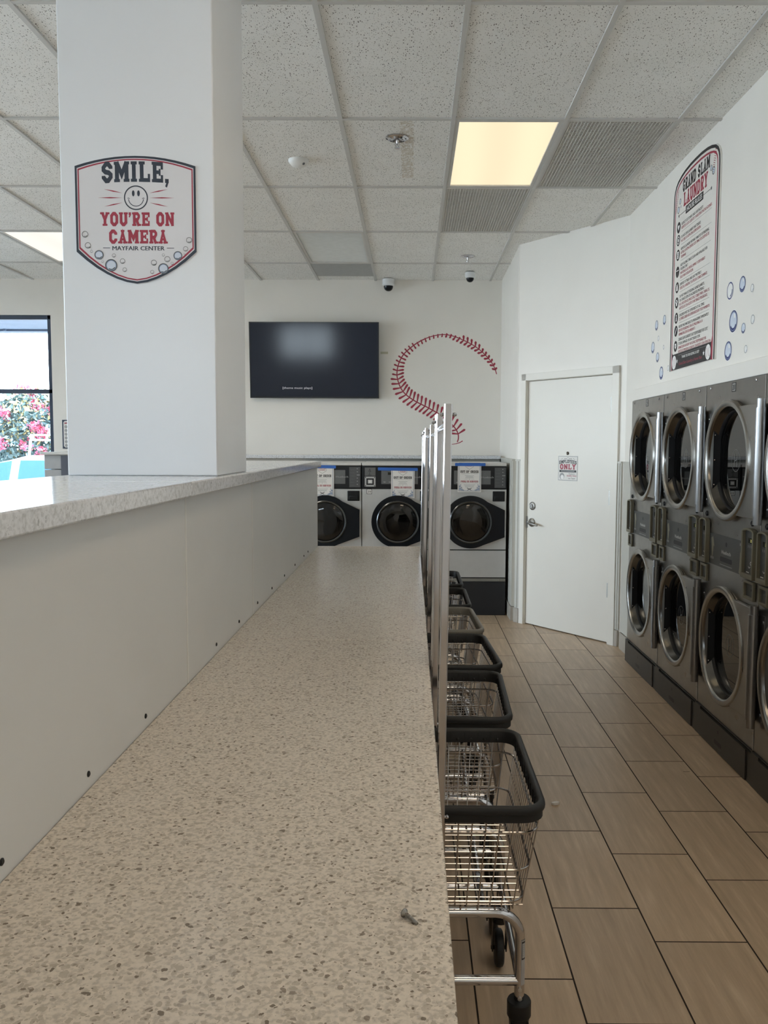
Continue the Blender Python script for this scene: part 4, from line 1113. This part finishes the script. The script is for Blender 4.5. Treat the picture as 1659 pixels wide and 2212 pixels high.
def make_dryer():
    T = thing('stacked_dryer', 'x', 'dryer')
    a = .3935
    k = MB()
    rect_hole(k, -a, a, 1.19, 1.912, 0, 1.515, .270, -.012, 0)
    k.box(-a, a, .905, 1.19, -.012, 0)
    rect_hole(k, -a, a, .165, .905, 0, .575, .270, -.012, 0)
    k.build('front_panel', STEEL_D, T, smooth=0)
    k = MB(); k.box(-a+.002, a-.002, .165, 1.905, -.74, -.52); k.box(-a+.001, -a+.004, .165, 1.905, -.52, -.0125); k.box(a-.004, a-.001, .165, 1.905, -.52, -.0125); k.box(-a+.005, a-.005, 1.90, 1.906, -.52, -.0125); k.box(-a+.005, a-.005, .90, 1.17, -.52, -.0125)
    k.build('cabinet', DARKG, T, smooth=0)
    k = MB()
    for x in (-.33, .28):
        k.M = Matrix.Translation((x, 1.895, 0)); k.lathe([(.008,.0002),(.008,.003),(.004,.005),(0,.005)], 10)
    k.build('cap_screw', CHROME, T)
    k = MB(); k.ringprism([(-.026,1.858),(.026,1.858),(.026,1.904),(-.026,1.904)], [(-.022,1.862),(.022,1.862),(.022,1.900),(-.022,1.900)], .0004, .0012, 1); k.quad(-.022, .022, 1.862, 1.900, .0006, 0)
    k.build('number_plate', [mat('plate_silver', (.45,.44,.42), .4, metal=.4), INK_K], T, smooth=0)
    for cy in (1.515, .572):
        D_ = MB(); D_.M = Matrix.Translation((0, cy, 0))
        D_.lathe([(.298,.0005),(.302,.010),(.296,.013),(.305,.018),(.305,.030),(.300,.037),(.279,.037),(.272,.033),(.268,.026)], 64)
        D_.f = [f for f in D_.f if len(f) < 10]; D_.mi = [0]*len(D_.f)
        door = D_.build('door', STEEL_R, T)
        D_ = MB(); D_.M = Matrix.Translation((0, cy, 0)); D_.lathe([(.268,.026),(.263,.012),(.252,-.008)], 64, 0); D_.lathe([(.252,-.008),(.247,-.013),(.245,-.022),(.232,-.025)], 64, 1)
        keep = [(f, q) for f, q in zip(D_.f, D_.mi) if len(f) < 10]; D_.f = [f for f, q in keep]; D_.mi = [q for f, q in keep]
        D_.build('dish', [DISH_SHADED, BLACK], door)
        k = MB()
        arc = [(.296*math.cos(t), .296*math.sin(t)) for t in [R_(-62)+R_(124)*i/16 for i in range(17)]]
        arc2 = [(x, y) for x, y in arc]
        pts = [(.415,-.266),(.415,.266)]+[(.30*math.cos(t), min(.266, .30*math.sin(t))) if t > 0 else (.30*math.cos(t), max(-.266, .30*math.sin(t))) for t in [R_(62)-R_(124)*i/16 for i in range(17)]]
        k.M = Matrix.Translation((0, cy, 0)); k.prism(pts, .006, .030); k.build('hinge_plate', STEEL_D, door, bevel=.003)
        k = MB(); k.M = Matrix.Translation((0, cy, 0))
        k.cyl((.428,-.286,.034), (.428,.286,.034), .020, 20); k.cyl((.430,-.245,.036), (.430,.245,.036), .0235, 20)
        k.box(.452, .478, -.245, .245, .0008, .005)
        for e in (-.215, .215):
            for x, zz in ((.466,.005),(.410,.0305)):
                M = k.M; k.M = M @ Matrix.Translation((x, e, zz)); k.lathe([(.007,0),(.007,.003),(.003,.005),(0,.005)], 10); k.M = M
        k.build('hinge', mat('hinge_aluminium', (.33,.33,.335), .3, metal=.9), door)
        k = MB(); k.M = Matrix.Translation((0, cy, 0))
        k.box(-.262, -.216, -.165, .165, -.021, .0165, 1); k.quad(-.262, -.2175, -.164, .164, .0168, 0)
        for e in (-.13, 0, .13): k.ball((-.2155, e, .009), .0045, 8, 2)
        k.build('door_handle', [PULL, BLACK, CHROME], door, smooth=30)
        k = MB(); k.M = Matrix.Translation((0, cy, -.024)); k.lathe([(.2455,-.003),(.2455,.002),(0,.002)], 56); k.build('door_glass', DGLASS, door, smooth=30)
        k = MB(); k.hoop(0, cy, .056, .0022, -.0212, 0, 40); 
        k.stroke([(-.020,cy-.034),(-.014,cy),(-.020,cy+.034)], .0045, -.0210, 0); k.stroke([(.020,cy-.034),(.014,cy),(.020,cy+.034)], .0045, -.0210, 0); k.stroke([(-.016,cy-.004),(.016,cy+.006)], .0035, -.0210, 0)
        k.build('etched_mark', ETCH, door, smooth=0)
        k = MB(); k.M = Matrix.Translation((0, cy, -.115)); k.lathe([(.262,.085),(.262,-.40),(0,-.40)], 40)
        k.f = [f for f in k.f if len(f) < 10]; k.mi = [0]*len(k.f)
        k.build('drum', DRUM, T)
    k = MB(); k.box(.3895, .3932, .166, 1.911, .0003, .0035); k.build('edge_strip', mat('edge_aluminium', (.62,.61,.59), .35, metal=.6), T, smooth=0)
    # control band
    k = MB(); k.quad(-.275, .215, .962, 1.128, .0012, 0)
    k.circ(-.03, 1.086, .0125, .0016, 1, 16)
    k.text('Huebsch', -.03, 1.034, .020, .0016, 5, width=.125, align='C', bold=.03)
    k.poly([(-.108,.993),(.048,.993),(.055,1.005),(.048,1.018),(-.108,1.018),(-.115,1.005)], .0016, 1)
    k.quad(-.115, .055, .975, .979, .0016, 2)
    for s, x, y in ((1, -.225, 1.05), (-1, .165, 1.02)):
        k.poly([(x-.008, y-s*.055), (x+.006, y-s*.035), (x+.012, y+s*.012), (x+.026, y+s*.008), (x+.004, y+s*.06), (x-.022, y+s*.052), (x-.014, y+s*.02)][::s], .0016, 3)
    for x, y in ((.15, 1.102), (-.255, .99)):
        for q in range(4): k.quad(x+q*.013, x+.008+q*.013, y, y+.013, .0016, 4)
    k.build('control_band', [DARKG, BLACK, INK_G, OLIVE_L, INK_G, INK_L], T, smooth=0)
    for x0, x1 in ((-.385, -.270), (.225, .365)):
        w = x1-x0; xm = (x0+x1)/2
        top = lambda i, dx, h: (xm+(w/2-dx)*math.cos(PI*i/10), 1.182+h*math.sin(PI*i/10))
        O = [(x0,.962),(x1,.962)]+[top(i, 0, .020) for i in range(11)]; I = [(x0+.014,.985),(x1-.014,.985)]+[top(i, .014, .010) for i in range(11)]
        k = MB(); k.ringprism(O, I, .0015, .026); md = k.build('control_module', OLIVE, T, bevel=.002)
        k = MB(); k.poly(I, .010, 0)
        k.quad(xm-.022, xm+.022, 1.130, 1.155, .0105, 1); k.text('25', xm+.004, 1.136, .013, .0108, 2, width=.016)
        for q in range(3):
            k.quad(xm-.022+q*.018, xm-.016+q*.018, 1.108, 1.120, .0105, 3)
            k.quad(xm-.026+q*.019, xm-.011+q*.019, 1.075, 1.090, .0105, 4); k.quad(xm-.026+q*.019, xm-.011+q*.019, 1.055, 1.070, .0105, 4)
        k.hoop(xm+.018, 1.036, .009, .004, .0105, 5, 14)
        k.stroke([(xm,.992),(xm,1.012)], .003, .0105, 6); k.stroke([(xm-.012,1.020),(xm,1.012),(xm+.012,1.020)], .003, .0105, 5); k.quad(xm-.035, xm-.002, .989, .993, .0105, 5)
        k.build('keypad', [DARKG, LED, LEDY, INK_G, INK_M, INK_W, BLACK], md, smooth=0)
        k = MB(); k.ringprism([(x0+.008,.862),(x1-.008,.862),(x1-.008,.952),(x0+.008,.952)], [(x0+.022,.876),(x1-.022,.876),(x1-.022,.938),(x0+.022,.938)], .0005, .014); cbx = k.build('coin_box', OLIVE, T, bevel=.002)
        k = MB(); k.quad(x0+.022, x1-.022, .876, .938, .002, 0); k.circ(xm+.012, .908, .006, .0024, 1, 10); k.quad(x0+.034, x1-.024, .934, .938, .0024, 2); k.build('coin_door', [DARKG, BLACK, CHROME], cbx, smooth=0)
        k = MB(); k.M = Matrix.Translation((xm, 1.224, 0)); k.lathe([(.014,.0003),(.014,.005),(.009,.008),(0,.006)], 16); k.build('lock', BLACK, T)
    # base with lint drawer
    k = MB(); k.box(-a, -.311, .0, .162, -.6, .012); k.box(-.309, a, .0, .150, -.6, .010); k.box(-.309, a, .158, .163, -.6, .006); k.build('plinth', KICK, T, smooth=0)
    k = MB(); k.box(-.305, .340, .004, .151, .0105, .017, 0); k.circ(-.02, .112, .010, .0174, 1, 14)
    k.poly([(-.068,.040),(.028,.040),(.034,.052),(.028,.062),(-.068,.062),(-.074,.052)], .0174, 1); k.quad(-.07, .03, .028, .031, .0174, 2)
    k.build('lint_drawer', [KICK, BLACK, INK_M], T, smooth=0)
    return T
dryer0 = make_dryer()
NUMS = ['29', '30', '31', '32']
LABS = ['stacked double dryer at the far end of the row, next to the door',
        'stacked double dryer second in the row from the white door',
        'stacked double dryer numbered 31 under the rules sign\'s right side',
        'stacked double dryer nearest the camera, cut off by the picture edge']
for i in range(4):
    T = dryer0 if i == 0 else copy_tree(dryer0)
    T.matrix_world = right_frame((DRY_Y[i]+DRY_Y[i+1])/2, 0, DRY_X)
    T['label'] = LABS[i]; T['group'] = 'stacked dryers set into the right wall'; T['category'] = 'dryer'
    k = MB(); k.text(NUMS[i], 0, 1.867, .027, .0010, 0, width=.030, align='C', bold=.02)
    k.build('number_text', INK_K, T, smooth=0)

# ------------------------------------------------------------------ laundry carts
def rrect(hx, hy, r, z=0.0, n=6):
    P = []
    for cx, cy, a0 in ((hx-r,hy-r,0),(-hx+r,hy-r,PI/2),(-hx+r,-hy+r,PI),(hx-r,-hy+r,1.5*PI)):
        for i in range(n+1):
            a = a0+PI/2*i/n; P.append((Vector((cx+r*math.cos(a), cy+r*math.sin(a), z)), Vector((math.cos(a), math.sin(a), 0))))
    return P
def make_cart():
    T = thing('laundry_cart', 'x', 'laundry cart')
    # rim
    k = MB()
    prof = [(-.019,.690),(-.019,.722),(-.015,.729),(-.008,.731),(-.001,.727),(.001,.719),(.0,.711),(-.005,.708),(-.005,.690)]
    L = rrect(.245, .290, .062); n = len(L); m = len(prof)
    V = [tuple(p+nn*a+Vector((0,0,z))) for p, nn in L for a, z in prof]
    F = [(i*m+q, ((i+1)%n)*m+q, ((i+1)%n)*m+(q+1)%m, i*m+(q+1)%m) for i in range(n) for q in range(m)]
    k.add(V, F)
    for q in range(9):
        x = -.16+q*.04
        for e in (-1, 1): k.box(x-.001, x+.001, e*.271-.0025, e*.271+.0025, .690, .722); k.ball((x+.02, e*.2705, .700), .0045, 8)
    for q in range(11):
        y = -.2+q*.04
        for e in (-1, 1): k.box(e*.226-.0025, e*.226+.0025, y-.001, y+.001, .690, .722)
    k.build('rim', RUBBER, T, smooth=50)
    # wire basket
    k = MB()
    ZT, ZB = .70, .455
    def half(z): t = (z-ZB)/(ZT-ZB); return .195+.036*t, .232+.044*t
    for z in (.660, .558, .470):
        hx, hy = half(z); k.tube([tuple(p+Vector((0,0,z))) for p, _ in rrect(hx+.002, hy+.002, .045)], .0032, 6, closed=True)
    for q in range(13):
        t = -1+2*q/12
        for e in (-1, 1):
            xt, yt = half(ZT); xb, yb = half(ZB)
            k.tube([(t*(xt-.03), e*yt, ZT), (t*(xb-.025), e*yb, ZB)], .0019, 5)
    for q in range(19):
        t = -1+2*q/18
        for e in (-1, 1):
            xt, yt = half(ZT); xb, yb = half(ZB)
            k.tube([(e*xt, t*(yt-.03), ZT), (e*xb, t*(yb-.02), ZB)], .0019, 5)
    for q in range(14):
        y = -.222+.444*q/13; k.tube([(-.196, y, ZB), (.196, y, ZB)], .0017, 5)
    for q in range(9):
        x = -.17+.34*q/8; k.tube([(x, -.233, ZB-.003), (x, .233, ZB-.003)], .0024, 5)
    k.build('wire_basket', CHROME2, T)
    # tube frame
    k = MB()
    def arch(y):
        P = [(-.19, y, .19), (-.19, y, .375)]
        P += [(-.13-.06*math.cos(a), y, .375+.062*math.sin(a)) for a in [PI/2*i/7 for i in range(1, 8)]]
        P += [(.13+.06*math.sin(a), y, .375+.062*math.cos(a)) for a in [PI/2*i/7 for i in range(0, 8)]]
        return P+[(.19, y, .19)]
    for y in (-.225, .225):
        k.tube(arch(y), .0125, 12); k.cyl((-.19, y, .262), (.19, y, .262), .0122, 12)
        e = 1 if y > 0 else -1
        k.box(-.012, .012, min(y, e*.298), max(y, e*.298), .430, .444)
    for x in (-.19, .19): k.cyl((x, -.225, .262), (x, .225, .262), .0105, 12)
    for x in (-.1, .1): k.cyl((x, -.225, .437), (x, .225, .437), .009, 10)
    k.build('frame', CHROME, T)
    # hanging posts and rail
    for e in (-1, 1):
        k = MB(); s = .0094
        y = e*.3005
        xt, xb = .0, -.014
        sq = [(-1,-.72),(-.72,-1),(.72,-1),(1,-.72),(1,.72),(.72,1),(-.72,1),(-1,.72)]
        V = [(xb+s*u, y+s*v, .425) for u, v in sq]+[(xt+s*u, y+s*v, 1.676) for u, v in sq]
        k.add(V, [(i,(i+1)%8,8+(i+1)%8,8+i) for i in range(8)]+[tuple(range(7,-1,-1)), tuple(range(8,16))])
        for z in (1.652, .712):
            k.cyl((-.016+(0 if z > 1 else -.010), y, z), (.016+(0 if z > 1 else -.010), y, z), .0035, 8)
            for q in (-1, 1): k.ball((q*.0145+(0 if z > 1 else -.010), y, z), .0052, 8)
        k.build('hanging_post', CHROME, T, smooth=20)
    k = MB(); k.cyl((0, -.295, 1.630), (0, .295, 1.630), .0075, 12)
    for e in (-1, 1): k.box(-.008, .008, e*.300-.03*(e > 0), e*.300+.03*(e < 0), 1.618, 1.658)
    k.build('hanging_rail', CHROME, T)
    # casters
    for x in (-.19, .19):
        for y, tr in ((-.225, -.02), (.225, .03)):
            k = MB(); k.M = Matrix.Translation((x, y, 0))
            k.lathe([(.0,.156),(.024,.156),(.027,.172),(.030,.175),(.030,.209),(.028,.213),(.0,.213)], 24)
            for e in (-1, 1): k.add([(e*.019,-.022,.162),(e*.019,.022,.162),(e*.019,tr+.016,.05),(e*.019,tr-.016,.05),(e*.0225,-.022,.162),(e*.0225,.022,.162),(e*.0225,tr+.016,.05),(e*.0225,tr-.016,.05)], [(0,1,2,3),(7,6,5,4),(0,4,5,1),(1,5,6,2),(2,6,7,3),(3,7,4,0)])
            c = k.build('caster', BLACK, T, smooth=24)
            k = MB(); k.M = Matrix.Translation((x, y+tr, .055)) @ Matrix.Rotation(PI/2, 4, 'Y')
            k.lathe([(.012,-.013),(.046,-.013),(.053,-.009),(.055,0),(.053,.009),(.046,.013),(.012,.013)], 28); k.cyl((0,0,-.024), (0,0,.024), .006, 10)
            k.build('wheel', RUBBER, c, smooth=40)
            k = MB(); k.M = Matrix.Translation((x, y, 0))
            for z in (.245, .222): k.M = Matrix.Translation((x, y-.0125, z)) @ Matrix.Rotation(PI/2, 4, 'X'); k.lathe([(.0055,0),(.0055,.002),(0,.003)], 10)
            k.build('bolt', mat('bolt_zinc', (.55,.54,.52), .3, metal=.9), c, smooth=40)
    return T
CARTS = [(.082, 2.2535, 0.0, 'black rimmed wire laundry cart nearest the camera, against the counter'),
         (.090, 2.930, -2.0, 'black rimmed wire laundry cart, second back from the nearest'),
         (.106, 3.560, 3.0, 'black rimmed wire laundry cart just in front of the grey rimmed one'),
         (.090, 4.210, 2.4, 'wire laundry cart with the pale grey rim, fourth in the row'),
         (.083, 4.845, 0.0, 'dark rimmed wire laundry cart just behind the grey rimmed one'),
         (.080, 5.545, 0.0, 'dark rimmed wire laundry cart at the far end of the row')]
cart0 = make_cart()
for i, (x, y, a, lab) in enumerate(CARTS):
    T = cart0 if i == 0 else copy_tree(cart0)
    T.location = (x, y, 0); T.rotation_euler = (0, 0, R_(a))
    T['label'] = lab; T['group'] = 'wire laundry carts lined up along the counter'; T['category'] = 'laundry cart'
    if i == 3:
        for ch in T.children:
            if ch.name.startswith('rim'):
                ch.data = ch.data.copy(); ch.data.materials[0] = RIMGREY; ch['label'] = 'pale grey rim'
k = MB()
k.M = Matrix.Translation((.19, -.225, 0))
def sleeve(z0, z1, r, a0, a1, m):
    V = []
    for i in range(9):
        a = a0+(a1-a0)*i/8; V += [(r*math.cos(a), r*math.sin(a), z0), (r*math.cos(a), r*math.sin(a), z1)]
    k.add(V, [(2*i, 2*i+2, 2*i+3, 2*i+1) for i in range(8)], m)
sleeve(.256, .372, .0129, R_(-80), R_(-5), 0); sleeve(.322, .368, .0132, R_(-75), R_(-20), 1); sleeve(.326, .364, .0134, R_(-70), R_(-26), 0)
for q in range(6): sleeve(.332+q*.005, .334+q*.005, .0136, R_(-64), R_(-34), 2)
k.build('sticker', [mat('sticker_grey', (.42,.42,.43), .5), INK_K, INK_G], cart0)

# ------------------------------------------------------------------ small things
SW = thing('screw', 'loose silver screw lying on the speckled counter', 'screw', Matrix.Translation((.001, 1.157, .914)) @ Matrix.Rotation(R_(-47), 4, 'Z'))
mb = MB(); mb.M = Matrix.Translation((-.013, 0, .0066)) @ Matrix.Rotation(PI/2, 4, 'Y') @ Matrix.Rotation(0, 4, 'X')
mb.lathe([(0,-.001),(.0064,-.001),(.0064,.0005),(.0028,.004),(.0026,.006)], 16); mb.build('head', BRONZE, SW)
mb = MB(); mb.tube([(-.009,0,.0060),(.014,0,.0022)], .0027, 10, r2=.0020)
for q in range(8):
    t = q/8; mb.M = Matrix.Translation((-.006+.019*t, 0, .0055-.0031*t)) @ Matrix.Rotation(PI/2+.16, 4, 'Y'); mb.lathe([(.0022,-.0006),(.0033-.0007*t,0),(.0022,.0006)], 10)
mb.build('shank', BRONZE, SW)
mb = MB(); random.seed(9)
ring_ = [(.020*math.cos(2*PI*i/9)*(.8+.4*random.random()), .011*math.sin(2*PI*i/9)*(.8+.4*random.random())) for i in range(9)]
mb.prism(ring_, 0, .011)
tag(mb.build('debris_chip', PAPER, M=Matrix.Translation((.643, 3.687, .0004)) @ Matrix.Rotation(.3, 4, 'Z'), bevel=.0015), 'small white chip of debris on the tiled floor beside the nearest cart', 'debris')
mb = MB(); mb.tube([(-.016,0,.0008),(-.006,-.003,.0008),(.006,-.002,.0008),(.016,.002,.0008)], .0007, 5)
tag(mb.build('lint_thread', INK_K, M=Matrix.Translation((1.349, 4.083, .0001))), 'tiny dark lint thread on the floor in front of the dryers', 'lint')

# ------------------------------------------------------------------ outside the window
mb = MB(); mb.box(-40, 30, -40, 60, -.12, -.06)
structure('ground', mb, PAVE, smooth=0)
mb = MB(); mb.box(-14, 3.0, 9.46, 10.6, 2.97, 3.10); mb.box(-14, 3.0, 10.45, 10.62, 2.945, 3.35); mb.box(-4.93, -4.90, 10.42, 10.45, 2.95, 3.1)
structure('roof_eave', mb, EAVE, smooth=0)
def leaf_cloud(k, c, rad, n, size, m=0, shell=.35):
    for _ in range(n):
        while True:
            p = Vector((random.uniform(-1,1), random.uniform(-1,1), random.uniform(-1,1)))
            if shell < p.length < 1: break
        q = Vector((c[0]+p.x*rad[0], c[1]+p.y*rad[1], c[2]+p.z*rad[2]))
        a = Vector((random.gauss(0,1), random.gauss(0,1), random.gauss(0,1))).normalized(); b = a.cross(Vector((random.gauss(0,1), random.gauss(0,1), random.gauss(0,1)))).normalized()
        s = size*random.uniform(.6, 1.3)
        k.add([tuple(q-a*s), tuple(q+b*s*.5), tuple(q+a*s), tuple(q-b*s*.5)], [(0,1,2,3)], m)
random.seed(21)
TR = thing('flowering_tree', 'pink flowering bushy tree outside the far window', 'tree', Matrix.Translation((-7.05, 15.7, -.06)))
mb = MB(); leaf_cloud(mb, (0,0,1.7), (1.15,.9,.95), 6500, .060, 0); leaf_cloud(mb, (.25,-.1,2.0), (.95,.8,.7), 1300, .05, 1); mb.build('foliage', [LEAF, LEAFY], TR, smooth=0)
mb = MB()
for _ in range(60):
    a = random.uniform(0, 2*PI); h = random.uniform(-.75, .98); rr = math.sqrt(max(0, 1-h*h))
    leaf_cloud(mb, (1.1*rr*math.cos(a), .9*rr*math.sin(a), 1.72+.95*h), (.13,.12,.12), 60, .038, 0, 0)
mb.build('blossom', PETAL, TR, smooth=0)
mb = MB()
for dx in (-.14, 0, .16): mb.tube([(dx*.4,0,0),(dx,0,.7),(dx*2.4,.05,1.5)], .05, 8, r2=.02)
mb.build('trunk', BARK, TR)
CR = thing('car', 'pale car parked outside the far window', 'car', Matrix.Translation((-5.6, 13.0, -.055)))
def car_sec(y): pass
side = [(-2.3,.32),(-2.32,.62),(-2.2,.78),(-1.25,.93),(-.55,1.36),(-.1,1.475),(.6,1.48),(1.35,1.30),(1.95,1.02),(2.15,.95),(2.25,.6),(2.2,.32)]
mb = MB(); M0 = Matrix.Rotation(PI/2, 4, 'X')
def carloft(k, secs, m=0):
    n = len(secs[0][1]); V = []; F = []
    for y, P in secs: V += [(x, y, z) for x, z in P]
    for s in range(len(secs)-1):
        F += [(s*n+i, s*n+(i+1)%n, (s+1)*n+(i+1)%n, (s+1)*n+i) for i in range(n)]
    F += [tuple(range(n-1,-1,-1)), tuple(range((len(secs)-1)*n, len(secs)*n))]
    k.add(V, F, m)
def squash(f, g): return [(x*f, .32+(z-.32)*g if z > .95 else z) for x, z in side]
carloft(mb, [(-.88, squash(.95,.60)), (-.80, squash(.99,.66)), (-.62, squash(1,.965)), (-.3, squash(1,1)), (.3, squash(1,1)), (.62, squash(1,.965)), (.80, squash(.99,.66)), (.88, squash(.95,.60))])
mb.build('body', CARW, CR, smooth=40)
mb = MB()
for e in (-1, 1):
    for poly_ in ([(-.95,.98),(-.42,1.36),(-.16,1.405),(-.16,.98)], [(-.04,.98),(-.04,1.41),(.55,1.41),(1.0,1.25),(1.05,.98)]):
        V = [(x, e*(.845-(z-.98)*.42), z) for x, z in poly_]; mb.add(V, [tuple(range(len(V)))[::1 if e < 0 else -1]])
mb.build('side_window', CARG, CR, smooth=0)
for x in (-1.45, 1.35):
    for e in (-1, 1):
        mb = MB(); mb.M = Matrix.Translation((x, e*.80, .325)) @ Matrix.Rotation(PI/2, 4, 'X'); mb.lathe([(.10,-.10),(.29,-.10),(.32,-.07),(.32,.07),(.29,.10),(.10,.10)], 24); mb.build('wheel', RUBBER, CR)
SS = thing('rack_sign', 'white framed signboard on a slanted pole outside, in front of the flowers', 'sign', Matrix.Translation((-6.12, 14.3, -.06)))
mb = MB(); mb.M = Matrix.Translation((0,0,1.76)) @ Matrix.Rotation(PI/2, 4, 'X')
mb.ringprism([(-.24,-.055),(.35,-.055),(.35,.055),(-.24,.055)], [(-.19,-.028),(.33,-.028),(.33,.028),(-.19,.028)], -.02, .02); mb.box(.02,.05,-.03,.03,-.019,.019); mb.build('board', INK_W, SS, smooth=0)
mb = MB(); mb.tube([(-.45,0,0),(-.24,0,1.72)], .022, 8); mb.build('pole', INK_W, SS)
mb = MB(); mb.tube([(-14,20,3.95),(-9.55,20,3.616),(-8.44,20,3.535),(-4,20,3.3),(2,20,3.2)], .010, 6)
tag(mb.build('power_line', INK_G), 'thin power line crossing the sky outside the window', 'cable')
